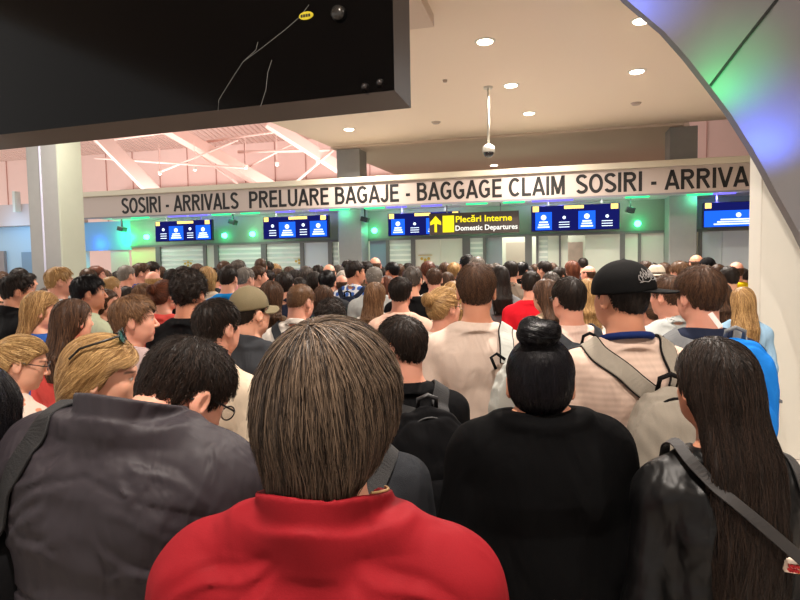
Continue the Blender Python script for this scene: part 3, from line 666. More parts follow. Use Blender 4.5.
# ------------------------------------------------------------------ hanging monitor, near at upper left
pR = at_y(411, 108, 2.48); pL = at_z(0, 150, pR.z)
d = (pR - pL); d.z = 0; ang = math.atan2(d.y, d.x)
TM = Matrix.Translation((pR.x, pR.y, pR.z)) @ Matrix.Rotation(ang, 4, 'Z')   # origin at the lower right corner, local -x to the left
t = empty('hanging_monitor', TM, 'large black switched-off monitor hanging at upper left, cracked glass and steel frame', 'monitor')
Wm, Hm, bz = 2.75, 1.55, .085
m_bez = plain('frame_steel', (104, 100, 98), .22, .9); m_scr = plain('dark_screen', (4, 4, 5), .12, spec=.13)
MB().box(-Wm + .15, -.15, .045, .14, .12, Hm - .12).build('case', m_dark, t)
fr = MB()  # mitred frame that slopes inwards
o4 = [(-Wm, 0), (0, 0), (0, Hm), (-Wm, Hm)]; i4 = [(-Wm + bz, bz * 1.1), (-bz, bz * 1.1), (-bz, Hm - bz), (-Wm + bz, Hm - bz)]
vs4 = [(x, .0, z) for x, z in o4] + [(x, .035, z) for x, z in i4] + [(x + (.03 if x < -1 else -.03), .05, z + (.03 if z < .5 else -.03)) for x, z in o4]
fr.add(vs4, [(0, 1, 5, 4), (1, 2, 6, 5), (2, 3, 7, 6), (3, 0, 4, 7), (0, 8, 9, 1), (1, 9, 10, 2), (2, 10, 11, 3), (3, 11, 8, 0)]); fr.build('frame', m_bez, t)
MB().box(-Wm + bz - .005, -bz + .005, .033, .05, bz * 1.1 - .005, Hm - bz + .005).build('glass', m_scr, t)
def on_tv(px, py):
    dd = ray(px, py); n = TM.to_3x3() @ Vector((0, 1, 0)); o = Vector((0, 0, CAMZ)); pp = o + dd * ((TM @ Vector((0, .033, 0)) - o).dot(n) / dd.dot(n)); return TM.inverted() @ pp
ck = MB()
for line in (((218, 113), (219, 100), (230, 82), (243, 62), (262, 48), (285, 30), (300, 17), (309, 5)), ((259, 112), (266, 90), (268, 72), (272, 60)), ((243, 62), (256, 50), (258, 42))):
    ck.tube([on_tv(*p) + Vector((0, -.001, 0)) for p in line], .0014, 5)
ck.build('crack', plain('crack_white', (120, 120, 116), .5), t)
p = on_tv(306.5, 16); n_ = 28; MB().add; sb = MB(); pts = [(p.x + .034 * math.cos(2 * PI * k / n_), p.z + .017 * math.sin(2 * PI * k / n_)) for k in range(n_)]
vv, ff = pl(pts, .028); vv = [(x, (.0325 if i >= n_ else y), z) for i, (x, y, z) in enumerate(vv)]; sb.add(vv, ff); sk_ = sb.build('sticker', plain('sticker_yellow', (214, 196, 40), .5), t)
cb = MB(); [cb.box(p.x + dx_ - .005, p.x + dx_ + .004, .0268, .028, p.z - .006, p.z + .006) for dx_ in (-.02, -.008, .004, .016)]; cb.build('print', m_black, sk_)
p = on_tv(339, 14); MB().tube([(p.x, .033, p.z), (p.x, .012, p.z), (p.x, .004, p.z)], [.034, .03, .012], 20).build('suction_hook', plain('hook_grey', (62, 60, 58), .25, .6), t, smooth=True)
for px, py in ((365, 87), (380, 83)):
    p = on_tv(px, py); MB().tube([(p.x, .033, p.z), (p.x, .015, p.z)], [.018, .008], 12).build('knob', plain('knob_dark', (46, 42, 42), .3), t, smooth=True)
for x in (-.6, -2.1): MB().tube([(x, .13, Hm - .05), (x, .13, CEIL - .14 - pR.z)], .03, 12).build('suspension_pole', m_dark, t)
# ------------------------------------------------------------------ people: a body of 1.755 m, facing +y, feet on z = 0
PIV = np.array([0, -.02, 1.53]); HOFF = np.array([0, .025, .10])
def head_matrix(yaw, pitch, tilt=0, nk=0, fw=0):
    Rm = Matrix.Rotation(yaw, 4, 'Z') @ Matrix.Rotation(-pitch, 4, 'X') @ Matrix.Rotation(tilt, 4, 'Y')
    return Matrix.Translation(PIV + np.array([0, fw, -nk])) @ Rm @ Matrix.Translation(HOFF)
def hp(M, p): return np.array(M @ Vector(p))
MALE = [(.78, .165, .100, 0, 0), (.90, .178, .122, 0, -.012), (1.0, .165, .118, 0, 0), (1.1, .155, .110, 0, .004), (1.2, .163, .115, 0, .0),
        (1.3, .178, .122, 0, -.008), (1.37, .176, .108, 0, -.018), (1.42, .135, .080, 0, -.026), (1.455, .085, .062, 0, -.03)]
FEMALE = [(.78, .17, .105, 0, 0), (.90, .183, .125, 0, -.012), (1.0, .16, .112, 0, 0), (1.08, .138, .098, 0, .004), (1.2, .142, .112, 0, .008),
          (1.28, .152, .118, 0, .004), (1.36, .152, .098, 0, -.015), (1.41, .118, .074, 0, -.024), (1.45, .075, .055, 0, -.03)]
def torso_tab(sex, heavy, drape=0):
    t = []
    for z, rx, ry, cx, cy in (MALE if sex == 'm' else FEMALE):
        g = heavy * (1 if z < 1.3 else .45)
        if drape and z < 1.32:
            q = (1.32 - z) / .5
            rx = max(rx, (.165 if sex == 'm' else .148) + drape * q); ry = max(ry, (.112 if sex == 'm' else .108) + drape * q * .7)
        t.append((z, rx + g * .03, ry + g * .045, cx, cy + (g * .01 if z < 1.25 else 0)))
    return t
def arms(sex, pose, heavy=0):
    sx = .190 if sex == 'm' else .162; sx += heavy * .012; out = []
    for s in (-1, 1):
        bent = pose == 'phone' or (pose == 'right' and s == 1) or (pose == 'left' and s == -1)
        Sh = np.array([s * sx, -.02, 1.372])
        if pose == 'raise' and s == 1:
            E = np.array([s * (sx + .03), .17, 1.22]); W = np.array([s * .10, .20, 1.44]); hd = np.array([-.35 * s, .05, .93]); pn = np.array([-.2 * s, -1, 0])
        elif bent:
            E = np.array([s * (sx + .035), -.03, 1.10]); W = np.array([s * (sx - .06), .20, 1.14]); hd = np.array([-.45 * s, .8, .35]); pn = np.array([-s * .6, 0, .8])
        else:
            E = np.array([s * (sx + .045), -.045, 1.095]); W = np.array([s * (sx + .06), .02, .855]); hd = np.array([-.02 * s, .16, -.98]); pn = np.array([-s * 1., .1, 0])
        hd = hd / np.linalg.norm(hd); pn = pn - hd * (pn @ hd); pn /= np.linalg.norm(pn)
        out.append((s, Sh, E, W, hd, pn))
    return out
def hand_prims(s, W, hd, pn, k=.006):
    side = np.cross(hd, pn)          # across the palm
    fw = side if (side[1] > 0) else -side
    if abs(hd[1]) > .5: fw = side if (side[2] > 0) else -side
    pr = [cone(W, W + hd * .035, .027, .028, .02)]
    for q in (-.027, -.009, .009, .027):
        pr.append(cone(W + hd * .03 + fw * q * .55, W + hd * .088 + fw * q, .014, .0125, .02))
    for q, ln in ((.03, .072), (.010, .080), (-.010, .075), (-.029, .058)):
        a = W + hd * .09 + fw * q; d = hd.copy(); seg = [ln * .46, ln * .30, ln * .24]; rr = .0095
        for i, sl in enumerate(seg):
            d = d + pn * (.20 + .26 * i); d /= np.linalg.norm(d); b = a + d * sl
            pr.append(cone(a, b, rr, rr - .001, k)); a = b; rr -= .001
    a = W + hd * .03 + fw * .02; b = a + hd * .035 + fw * .032 + pn * .01; c = b + hd * .034 + fw * .006 + pn * .012
    pr += [cone(a, b, .014, .011, .012), cone(b, c, .011, .0085, k)]
    return pr
def head_prims(M, sex='m', inf=0, cap_only=False):
    h = lambda *p: hp(M, p); Rm = np.array(M.to_3x3()); f = .96 if sex == 'f' else 1.0; i = inf
    pr = [ell(h(0, -.012, .036), (.077 + i, .096 + i, .087 + i), Rm, .02), ell(h(0, -.03, .005), (.069 + i, .074 + i, .07 + i), Rm, .02)]
    pr += [ell(h(0, .028, -.012), (.066 * f + i * .4, .068 + i * .4, .088 + i * .4), Rm, .03)]
    if cap_only: return pr
    pr += [ell(h(0, .040, -.060), (.046 * f, .050, .040), Rm, .03), ell(h(0, .074, -.092), (.02 * f, .016, .014), Rm, .018)]
    pr += [ell(h(s * .044 * f, .030, -.055), (.018, .035, .028), Rm, .03) for s in (-1, 1)]
    pr += [cone(h(-.03, .085, .032), h(.03, .085, .032), .011, .011, .012)]
    pr += [ell(h(s * .038, .060, -.016), (.020, .018, .018), Rm, .03) for s in (-1, 1)]
    pr += [ell(h(s * .032, .101, .010), (.017, .012, .011), Rm, .010, 'sub') for s in (-1, 1)]
    pr += [ell(h(s * .031, .079, .011), (.0135, .0125, .0125), Rm, .003) for s in (-1, 1)]
    pr += [cone(h(0, .094, .014), h(0, .115, -.022), .0065, .0105, .009)] + [ell(h(s * .010, .105, -.027), (.009, .009, .007), Rm, .007) for s in (-1, 1)]
    pr += [cone(h(-.015, .091, -.050), h(.015, .091, -.050), .005, .005, .012), cone(h(-.012, .090, -.060), h(.012, .090, -.060), .0055, .0055, .012)]
    pr += [cone(h(-.018, .0985, -.0552), h(.018, .0985, -.0552), .002, .002, .004, 'sub')]
    for s in (-1, 1):
        E = np.array((M.to_3x3() @ Matrix.Rotation(R(-22 * s), 3, 'Z')))
        pr += [ell(h(s * .0835, -.012, -.002), (.009, .020, .032), E, .006), ell(h(s * .0935, -.005, .0), (.006, .010, .019), E, .004, 'sub'), ell(h(s * .081, -.003, -.024), (.007, .009, .012), E, .006)]
    return pr
def neck_prims(M, sex, inf=0):
    r = .059 if sex == 'm' else .049
    return [cone(hp(M, (0, -.030, -.045)), (0, -.028, 1.43), r + inf, r + .008 + inf, .03),
            cone(hp(M, (0, .02, -.085)), (0, .0, 1.44), r * .7, r * .8, .03)]
def torso_prims(sex, heavy, inf=0, drape=0):
    sx = (.190 if sex == 'm' else .162) + heavy * .012
    pr = [loft(torso_tab(sex, heavy, drape), inf, 2.35, .03)]
    for s in (-1, 1):
        pr += [cone((s * .045, -.034, 1.475), (s * (sx - .035), -.028, 1.405), .034 + inf, .043 + inf, .04), ell((s * (sx - .016), -.02, 1.365), (.060 + inf, .060 + inf, .060 + inf), None, .04)]
    pr += [ell((s * .075, -.085, 1.30), (.07 + inf, .045 + inf, .09 + inf), None, .04) for s in (-1, 1)]
    if sex == 'f': pr += [ell((s * .068, .085, 1.245), (.058 + inf, .05 + inf, .055 + inf), None, .03) for s in (-1, 1)]
    return pr
def arm_r(sex, heavy): return ((.052, .041, .036, .027) if sex == 'm' else (.043, .034, .031, .023))
_cache = {}
RES = {'hero': (.0035, .010, .005), 'mid': (.0052, .0145, .0065), 'far': (.0075, .022, .012)}
def body_mesh(sex, pose, yaw, pitch, tilt, heavy, res, nk=0, fw=0):
    key = ('body', sex, pose, yaw, pitch, tilt, heavy, res, nk, fw)
    if key in _cache: return _cache[key]
    M = head_matrix(R(yaw), R(pitch), R(tilt), nk, fw); hz, bz, hnd = RES[res]
    pr = torso_prims(sex, heavy); ar = arm_r(sex, heavy)
    for s, Sh, E, W, hd, pn in arms(sex, pose, heavy):
        pr += [cone(Sh, E, ar[0], ar[1], .03), cone(E, E + (W - E) * .35, ar[1] - .003, ar[2] + .002, .008), cone(E + (W - E) * .35, W, ar[2] + .002, ar[3], .008)]
    for s in (-1, 1):
        x = .092
        pr += [ell((s * .085, -.07, .88), (.085, .07, .085), None, .04), cone((s * x, 0, .86), (s * x, .005, .50), .088, .056, .04), cone((s * x, .005, .5), (s * x, -.015, .36), .054, .056, .03),
               cone((s * x, -.015, .36), (s * x, -.02, .09), .056, .037, .03), cone((s * x, -.03, .045), (s * (x + .01), .13, .03), .036, .024, .03)]
    pr += neck_prims(M, sex) + head_prims(M, sex)
    hands = []; hb = []
    for s, Sh, E, W, hd, pn in arms(sex, pose, heavy): pr += hand_prims(s, W, hd, pn); hb.append(W + hd * .1)
    hc = hp(M, (0, 0, 0))
    zx = [(hc[0] - .1, hc[0] + .1, hz)]; zy = [(hc[1] - .11, hc[1] + .13, hz)]; zz = [(hc[2] - .12, hc[2] + .135, hz)]
    if res != 'far':
        for q in hb: zx.append((q[0] - .055, q[0] + .055, hnd)); zy.append((q[1] - .05, q[1] + .05, hnd)); zz.append((q[2] - .1, q[2] + .09, hnd))
    V, F = grid_mesh(pr, (-.36, -.26, -.01), (.36, .42, 1.80), bz, (zx, zy, zz))
    me = mesh_from('body', V, F)
    # features of the face: lips, whites of the eyes, irises and brows
    Mi = np.array(M.inverted()); q = V @ Mi[:3, :3].T + Mi[:3, 3]
    x, y, z = q.T; ax = np.abs(x); st = lambda d, w: np.clip(.5 - d / w, 0, 1); w = max(.002, hz * .6)
    face = (y > .06)
    lips = st(np.sqrt((x / .024) ** 2 + ((z + .0555) / .0105) ** 2) * .01 - .01, .004) * face * (.75 if sex == 'm' else 1)
    eye = st(np.sqrt(((ax - .031) / .0125) ** 2 + ((z - .011) / .0058) ** 2) * .008 - .008, w) * face
    iris = st(np.sqrt((ax - .031) ** 2 + (z - .011) ** 2) - .0052, w) * face
    lash = st(np.abs(z - (.0172 - 18 * (ax - .031) ** 2)) - .0012, w) * st(np.abs(ax - .031) - .014, .002) * face
    brow = st(np.abs(z - (.0335 - 9 * (ax - .034) ** 2)) - .0035, w) * st(np.abs(ax - .034) - .019, .004) * face
    col = np.zeros((len(V), 4), np.float32); col[:, 3] = 1; col[:, 0] = lips; col[:, 1] = eye; col[:, 2] = np.clip(iris * (eye > .2) + .75 * brow + .8 * lash, 0, 1)
    a = me.color_attributes.new('feature', 'FLOAT_COLOR', 'POINT'); a.data.foreach_set('color', col.ravel())
    _cache[key] = me; return me
# ---- garments
def creases(x, y, z):
    """soft pulled folds fanning from the collar to the sleeves"""
    o = 0
    for sg, z0, sl, x0, w, am in ((-1, 1.455, .42, .05, .007, .006), (-1, 1.43, .62, .04, .009, .007), (-1, 1.385, .50, .03, .008, .005), (-1, 1.35, .78, .05, .010, .007), (-1, 1.29, .3, .02, .009, .005), (1, 1.45, .50, .06, .008, .006), (1, 1.41, .72, .05, .009, .006), (1, 1.36, .40, .04, .009, .006),
                                  (1, 1.30, .66, .03, .010, .006), (-1, 1.24, -.35, .02, .010, .006), (1, 1.22, -.2, .05, .010, .005), (-1, 1.16, .35, .0, .010, .005), (1, 1.12, .3, .0, .012, .006)):
        q = x * sg; d = z - (z0 - sl * (q - x0) + .008 * np.sin(q * 38 + z0 * 40)); g = np.clip((q - x0) / .03, 0, 1) * np.clip((x0 + .19 - q) / .08, 0, 1)
        o = o - am * g * (np.exp(-(d / w) ** 2) - .55 * np.exp(-((d - w * 2) / w) ** 2))
    return o * (y < .02)
WRING = ((0, -.028, 1.468), .086, .050, 0, .28, .20)
WRING = (WRING[0], WRING[1], WRING[2], WRING[4], WRING[5])
def top_mesh(sex, pose, heavy, res, kind, sleeve, seed=0, hpose=(0, 0, 0)):
    key = ('top', sex, pose, heavy, res, kind, sleeve, seed % 3 if res != 'hero' else seed)
    if key in _cache: return _cache[key]
    hz, bz, hnd = RES[res]
    inf = {'tee': .010, 'shirt': .012, 'hoodie': .022, 'jacket': .022, 'puffer': .034, 'cloak': .022, 'suit': .018, 'leather': .016, 'tank': .006, 'wind': .024}[kind]
    drape = {'tee': .022, 'shirt': .022, 'hoodie': .02, 'jacket': .02, 'puffer': .03, 'cloak': .06, 'suit': .02, 'leather': .008, 'tank': .004, 'wind': .035}[kind]
    hem = {'tee': .88, 'shirt': .86, 'hoodie': .86, 'jacket': .84, 'puffer': .84, 'cloak': .80, 'suit': .80, 'leather': .95, 'tank': .92, 'wind': .80}[kind]
    tp = torso_prims(sex, heavy, inf, drape); ar = arm_r(sex, heavy)
    pr = tp
    for s, Sh, E, W, hd, pn in arms(sex, pose, heavy):
        a, b, c = ar[0] + inf * 1.0, ar[1] + inf * 1.05, ar[2] + inf * .9
        if kind == 'cloak':
            pr += [cone(Sh, E + np.array([0, .0, -.0]), a + .01, b + .035, .05), cone(E, W + np.array([0, 0, .08]), b + .035, c + .04, .05, flat=True)]
        elif sleeve == 'short': pr += [cone(Sh, Sh + (E - Sh) * .72, a + .003, b + .010, .03, flat=True)]
        elif sleeve == 'long': pr += [cone(Sh, E, a, b + .004, .03), cone(E, W + (E - W) * .02, b + .003, ar[3] + inf + .006, .025, flat=True)]
        else: pr += []
    # cut hem and neckline
    nz = 1.482 if sex == 'm' else 1.474
    if kind == 'tank': nz -= .012
    pr.append(P((-.6, -.6, -.5), (.6, .6, hem + .05), lambda x, y, z: z - hem + 0 * x + 0 * y, .008, 'sub'))
    nr = .064 if sex == 'm' else .056
    def neckcut(x, y, z, nz=nz): return np.maximum((nz - z) * .9 - (y + .05) * .52, np.sqrt(x * x + ((y + .015) / 1.15) ** 2) - nr - (.002 if kind == 'wind' else .009))
    pr.append(P((-.14, -.3, nz - .18), (.14, .3, nz + .3), neckcut, .006, 'sub'))
    pr.append(P((-.2, -.3, nz + .02), (.2, .3, nz + .4), lambda x, y, z: nz + .02 - z + 0 * x + 0 * y, .01, 'sub'))
    cz = nz - .012
    if kind in ('tee', 'hoodie', 'tank', 'cloak'): pr.append(ring((0, -.022, cz - .015), nr + .009, .024, .006, .36, -.35, .022))
    elif kind in ('shirt', 'suit', 'leather'): pr.append(ring((0, -.024, cz + .010), nr + .010, .022, .005, .34, -.15, .005, front=.055))
    elif kind == 'jacket': pr.append(ring((0, -.026, cz + .014), nr + .016, .03, .006, .3, .05, .008, front=.06))
    elif kind == 'puffer': pr += [ring((0, -.026, cz - .03), nr + .026, .03, .016, .30, .3, .012), ring((0, -.026, cz + .012), nr + .026, .038, .009, .30, .15, .010, front=.07)]
    elif kind == 'wind': pr.append(ring((0, -.028, 1.432), .079, .036, .018, .28, .35, .016)); pr.append(ring(WRING[0], WRING[1], WRING[2], .0065, WRING[3], WRING[4], .016, front=.07))
    if kind == 'hoodie': pr += [cone((-.07, -.105, 1.43), (.07, -.105, 1.43), .034, .034, .03), ell((0, -.125, 1.385), (.085, .035, .06), None, .03)]
    amp = {'tee': .0035, 'shirt': .004, 'hoodie': .004, 'jacket': .005, 'puffer': .004, 'cloak': .004, 'suit': .002, 'leather': .003, 'tank': .002, 'wind': .0075}[kind]
    fd = folds(seed * 7 + len(kind), amp)
    if kind == 'puffer':
        def fd2(x, y, z, fd=fd):   # stitched channels across the quilting
            u = (z - 1.02 + .10 * x) / .125; g = np.abs((u - np.floor(u)) - .5) * 2
            return fd(x, y, z) * .7 + .6 * creases(x, y, z) + .007 * np.clip((g - .86) / .14, 0, 1) * (z < 1.23) + .004 * np.clip(1 - np.abs(z - 1.405 + .3 * np.abs(x)) / .008, 0, 1)
        D = fd2
    elif kind == 'wind':
        def fd3(x, y, z, fd=fd):   # long drag lines running from the shoulders to the middle of the back
            return fd(x, y, z) * .6 + .9 * creases(x, y, z)
        D = fd3
    else: D = fd
    fine = {'hero': .0065, 'mid': .011, 'far': .019}[res]
    zn = ([(-.11, .11, fine * .8)], [(-.14, .1, fine * .8)], [(nz - .08, nz + .07, fine * .62)])
    V, F = grid_mesh(pr, (-.42, -.32, hem - .04), (.42, .42, 1.62), fine, zn, D)
    me = mesh_from(kind, V, F); _cache[key] = me; return me
def trouser_mesh(sex, heavy, res):
    key = ('trousers', sex, heavy)
    if key in _cache: return _cache[key]
    pr = [loft([(.76, .176, .114, 0, -.005), (.9, .186, .129, 0, -.012), (1.0, .167, .121, 0, 0)], heavy * .03, 2.4, .03)]
    for s in (-1, 1):
        x = .092
        pr += [ell((s * .085, -.075, .88), (.09, .074, .09), None, .04), cone((s * x, 0, .86), (s * x, .005, .5), .1, .084, .03), cone((s * x, .005, .5), (s * x, -.012, .075), .084, .064, .03, flat=True)]
    V, F = grid_mesh(pr, (-.3, -.25, .04), (.3, .25, 1.06), .018, ([], [], []), folds(3, .004))
    me = mesh_from('trousers', V, F); _cache[key] = me; return me
def shoe_mesh():
    key = 'shoe'
    if key in _cache: return _cache[key]
    pr = [cone((0, -.045, .055), (.004, .10, .04), .05, .044, .03), ell((.004, .13, .035), (.047, .06, .034), None, .03), cone((0, -.03, .07), (0, -.03, .12), .053, .05, .03),
          P((-.2, -.2, -.2), (.2, .3, .02), lambda x, y, z: z - .002 + 0 * x + 0 * y, .004, 'sub')]
    V, F = grid_mesh(pr, (-.08, -.12, -.01), (.08, .22, .14), .008)
    me = mesh_from('shoe', V, F); _cache[key] = me; return me
# ---- hair, built in the head's own space (origin between the ears, face towards +y)
I4 = Matrix.Identity(4)
HL = np.array([(-.2, -.074), (-.09, -.068), (-.06, -.062), (-.042, -.040), (-.030, .018), (-.012, .032), (.0, .026), (.022, .004), (.036, .030), (.06, .058), (.10, .078), (.2, .085)])
def hair_volume(style, th, lo_=.8):
    """(guide volume the strands lie on, shape of the solid mass, parts below the head)"""
    if lo_ < .5:   # cut close at the sides and nape, fuller on top
        cap = [ell((0, -.012, .036), (.0785 + th * .15, .098 + th * .6, .088), None, .02), ell((0, -.008, .052), (.074 + th * .8, .092 + th * .8, .073 + th), None, .02), ell((0, -.031, -.004), (.0695, .0765 + th * .2, .071), None, .02)]
        return cap + [ell((0, .02, .04), (.070 + th * .6, .072 + th * .6, .075 + th), None, .03)]
    cap = [ell((0, -.012, .038), (.079 + th, .098 + th * .8, .089 + th), None, .02), ell((0, -.032, -.008), (.070 + th * lo_, .078 + th * lo_, .072), None, .03)]
    if style != 'tight': cap += [ell((0, .02, .04), (.070 + th, .072 + th * .6, .075 + th), None, .03)]
    return cap
def hair_mesh(style, res, seed=0, th=.012, length=None):
    key = ('hair', style, res, seed if res == 'hero' else seed % 2, th, length)
    if key in _cache: return _cache[key]
    rs = np.random.RandomState(seed + 11); ex = []; tie = None; tie_r = .03
    TH = {'short': th, 'crop': .005, 'curly': th + .012, 'bald': .003, 'long': th, 'pony': .007, 'bun': .007, 'backbun': .008, 'bob': th + .006, 'sweep': .010, 'thick': .020}[style]
    cap = hair_volume(style, TH, .25 if style in ('short', 'crop', 'curly') else .8)
    ln = length or {'short': .037, 'crop': .014, 'curly': .07, 'bald': .012, 'long': .40, 'pony': .16, 'bun': .16, 'backbun': .16, 'bob': .15, 'sweep': .2, 'thick': .12}[style]
    if style == 'long':
        Ld = ln
        ex = [loft([(-Ld - .02, .080, .020, 0, -.145), (-Ld * .6, .100, .032, 0, -.145), (-.16, .096, .040, 0, -.115), (-.08, .088, .055, 0, -.075), (.0, .084, .075, 0, -.04), (.04, .07, .06, 0, -.03)], 0, 2.1, .03)]
    elif style == 'bob':
        ex = [loft([(-.125, .080, .062, 0, -.045), (-.08, .092, .075, 0, -.035), (-.0, .092, .085, 0, -.025), (.05, .08, .07, 0, -.02)], 0, 2.2, .03)]
    elif style == 'thick':
        ex = [loft([(-.108, .058, .05, 0, -.062), (-.07, .080, .068, 0, -.042), (-.02, .094, .086, 0, -.028), (.05, .09, .08, 0, -.02)], 0, 2.2, .03)]
    elif style == 'pony':
        tie = np.array([0, -.112, .045]); ex = [cone((0, -.108, .045), (0, -.155, .02), .018, .030, .012), cone((0, -.155, .02), (0, -.165, -.08), .030, .034, .02), cone((0, -.165, -.08), (0, -.14, -.14 - ln), .034, .012, .02)]
    elif style == 'bun':
        tie = np.array([.0, -.045, .125]); ex = [ell((-.006, -.052, .146), (.054, .048, .036), None, .012), ell((-.020, -.045, .168), (.032, .032, .024), None, .01), ell((.022, -.06, .160), (.028, .028, .022), None, .01)]
    elif style == 'backbun':
        tie = np.array([0, -.110, .055]); ex = [ell((0, -.135, .06), (.038, .032, .040), None, .012)]
    elif style == 'sweep':
        tie = np.array([0, -.10, -.075]); ex = [loft([(-.15, .045, .028, 0, -.075), (-.1, .058, .045, 0, -.065), (-.04, .078, .06, 0, -.05), (.02, .082, .07, 0, -.03)], 0, 2.1, .03)]
    lowcut = {'curly': -.01, 'short': 0, 'crop': .006, 'pony': 0, 'bun': 0, 'backbun': 0}.get(style, 0)
    def cut(x, y, z):   # everything below the hair line goes
        zb = np.interp(y, HL[:, 0], HL[:, 1]) + lowcut + (.022 * (x / .07) ** 2 * np.clip((-y - .03) / .03, 0, 1) if style in ('short', 'crop', 'curly') else 0)
        if style == 'bald': zb = zb + 0 * z; return np.maximum((zb - z), (z - .045 + np.abs(x) * .0)) * .8
        return (zb - z) * .75
    def mass(x, y, z):
        d = smax(evalp(cap, x, y, z), cut(x, y, z), .010)
        for p in ex:
            q = p.f(x, y, z)
            if style in ('long', 'bob', 'thick', 'sweep'):  # open towards the face
                fy = {'long': -.006, 'bob': .012, 'thick': -.004, 'sweep': -.012}[style]
                q = smax(q, np.broadcast_to(y - fy - np.clip(z, 0, .1) * .6, np.broadcast(q, y).shape), .012)
            d = smin(d, q, p.k)
        return d
    lo = (-.16, -.23, -.20 - (ln if ex and style in ('long', 'pony') else 0)); hi = (.16, .15, .23)
    step = {'hero': .0045, 'mid': .007, 'far': .010}[res]
    if style == 'long' or style == 'pony': step *= 1.25
    bump = {'curly': .009, 'bald': .0008, 'crop': .001}.get(style, .0022)
    ph = rs.rand(6) * 6
    def dp(x, y, z):
        if style == 'curly': return bump * np.sin(x * 95 + ph[0] + 2 * np.sin(z * 60)) * np.sin(y * 90 + ph[1]) * np.sin(z * 88 + ph[2])
        return bump * np.sin(np.arctan2(x, y + .02) * 17 + ph[0] + 3 * np.sin(z * 14 + ph[1])) + bump * .5 * np.sin(np.arctan2(x, y + .02) * 41 + ph[2] + z * 20)
    V, F = grid_mesh([P(lo, hi, mass, .001)], lo, hi, step, ([], [], []), dp)
    # strands
    n = {'hero': 5200, 'mid': 1100, 'far': 260}[res]
    if style in ('crop', 'bald'): n = int(n * .8)
    if style == 'curly': n = int(n * 1.1)
    if style == 'long': n = int(n * .9)
    rad = {'hero': .0011, 'mid': .0021, 'far': .0036}[res]
    if style == 'thick': n = int(n * 1.25)
    steps = {'hero': 9, 'mid': 6, 'far': 4}[res]
    if style == 'crop' or style == 'bald': steps = 3
    guide = [P(lo, hi, lambda x, y, z: evalp(cap, x, y, z), .001)] + ex if style not in ('crop', 'bald', 'short') else cap
    tri = V[F]; cr = np.cross(tri[:, 1] - tri[:, 0], tri[:, 2] - tri[:, 0]); A = np.linalg.norm(cr, axis=1); A /= A.sum()
    Gf = lambda p: evalp(guide, p[:, 0], p[:, 1], p[:, 2])
    fi = rs.choice(len(F), n * 2, p=A); wt = rs.rand(len(fi), 4) + .01; wt /= wt.sum(1, keepdims=True)
    r0 = np.einsum('ij,ijk->ik', wt, V[F[fi]]); g = Gf(r0); r0 = r0[np.abs(g) < .02][:n]; n = len(r0)
    def grad(p):
        e = .003; gx = np.stack([Gf(p + [e, 0, 0]) - Gf(p - [e, 0, 0]), Gf(p + [0, e, 0]) - Gf(p - [0, e, 0]), Gf(p + [0, 0, e]) - Gf(p - [0, 0, e])], 1)
        return gx / np.maximum(np.linalg.norm(gx, axis=1, keepdims=True), 1e-6)
    L0 = ln * (.55 + .6 * rs.rand(n)); L0 = np.minimum(L0, .34)
    if style in ('pony', 'bun', 'backbun', 'sweep'): L0 = np.minimum(L0, .12 + .02 * rs.rand(n))
    if style in ('long', 'bob', 'thick'): L0 = np.minimum(L0, .20 if style == 'long' else .13)
    if style in ('short', 'crop', 'curly'): L0 = L0 * np.clip(.28 + .72 * (r0[:, 2] + .01) / .07, .28, 1)
    off0 = rs.rand(n) * .0030 + (0 if style != 'bald' else -.002); lift = {'short': .009, 'crop': .005, 'curly': .022, 'bald': .004, 'long': .003, 'pony': .001, 'bun': .001, 'backbun': .002, 'bob': .006, 'sweep': .001, 'thick': .007}[style] * rs.rand(n) ** 1.5
    if style in ('short', 'crop'): lift = lift * np.clip(.15 + .85 * (r0[:, 2] - .0) / .08, .15, 1)
    part = .012 * (1 if seed % 2 else -1); jit = rs.randn(n, 3)
    p = r0.copy(); pts = [p.copy()]; PHS = rs.rand(n, 3) * 6.28
    for t in range(1, steps + 1):
        if style in ('short', 'crop', 'thick', 'bald'):
            c = np.array([.01 * (1 if seed % 2 else -1), -.055, .135]); D = p - c; D /= np.linalg.norm(D, axis=1, keepdims=True)
            D = D + [0, 0, -.45 if style != 'thick' else -.9]; front = np.clip((p[:, 1] - .0) / .08, 0, 1)[:, None]; D = D + front * [.7 * (1 if seed % 2 else -1), .1, .1]
        elif style == 'curly': D = np.sin(p * 60 + PHS) + [0, 0, -.3] + (p - [0, 0, .02]) * 3
        elif tie is not None:
            D = tie - p; dl = np.linalg.norm(D, axis=1, keepdims=True); D = D / np.maximum(dl, 1e-5)
            if style == 'pony':
                tail = ((p[:, 1] < -.128) | (p[:, 2] < -.1))[:, None]; D = np.where(tail, [0, .02, -1.], D)
            elif style == 'bun':
                up = (p[:, 2] > .128)[:, None] & (np.abs(p[:, 1] + .05) < .06)[:, None]; sw = np.cross(p - [0, -.05, .15], [.35, .2, .9]); D = np.where(up, sw * 30, D)
            elif style == 'backbun':
                up = (p[:, 1] < -.118)[:, None]; sw = np.cross(p - [0, -.135, .06], [.3, 1, .2]); D = np.where(up, sw * 30, D)
            else: D = np.where((p[:, 2] < -.06)[:, None], [0, -.1, -1.], D)
        else:
            topw = np.clip((p[:, 2] - .04) / .07, 0, 1)[:, None]
            D = topw * np.stack([(p[:, 0] - part) * 14, -.35 + 0 * p[:, 0], -.35 + 0 * p[:, 0]], 1) + (1 - topw) * np.array([0, -.12, -1.])
        D = D + jit * (.3 if style in ('curly', 'short', 'crop') else .16) * (.5 if tie is not None else 1)
        nn = grad(p); D = D - nn * np.sum(D * nn, 1, keepdims=True); D /= np.maximum(np.linalg.norm(D, axis=1, keepdims=True), 1e-6)
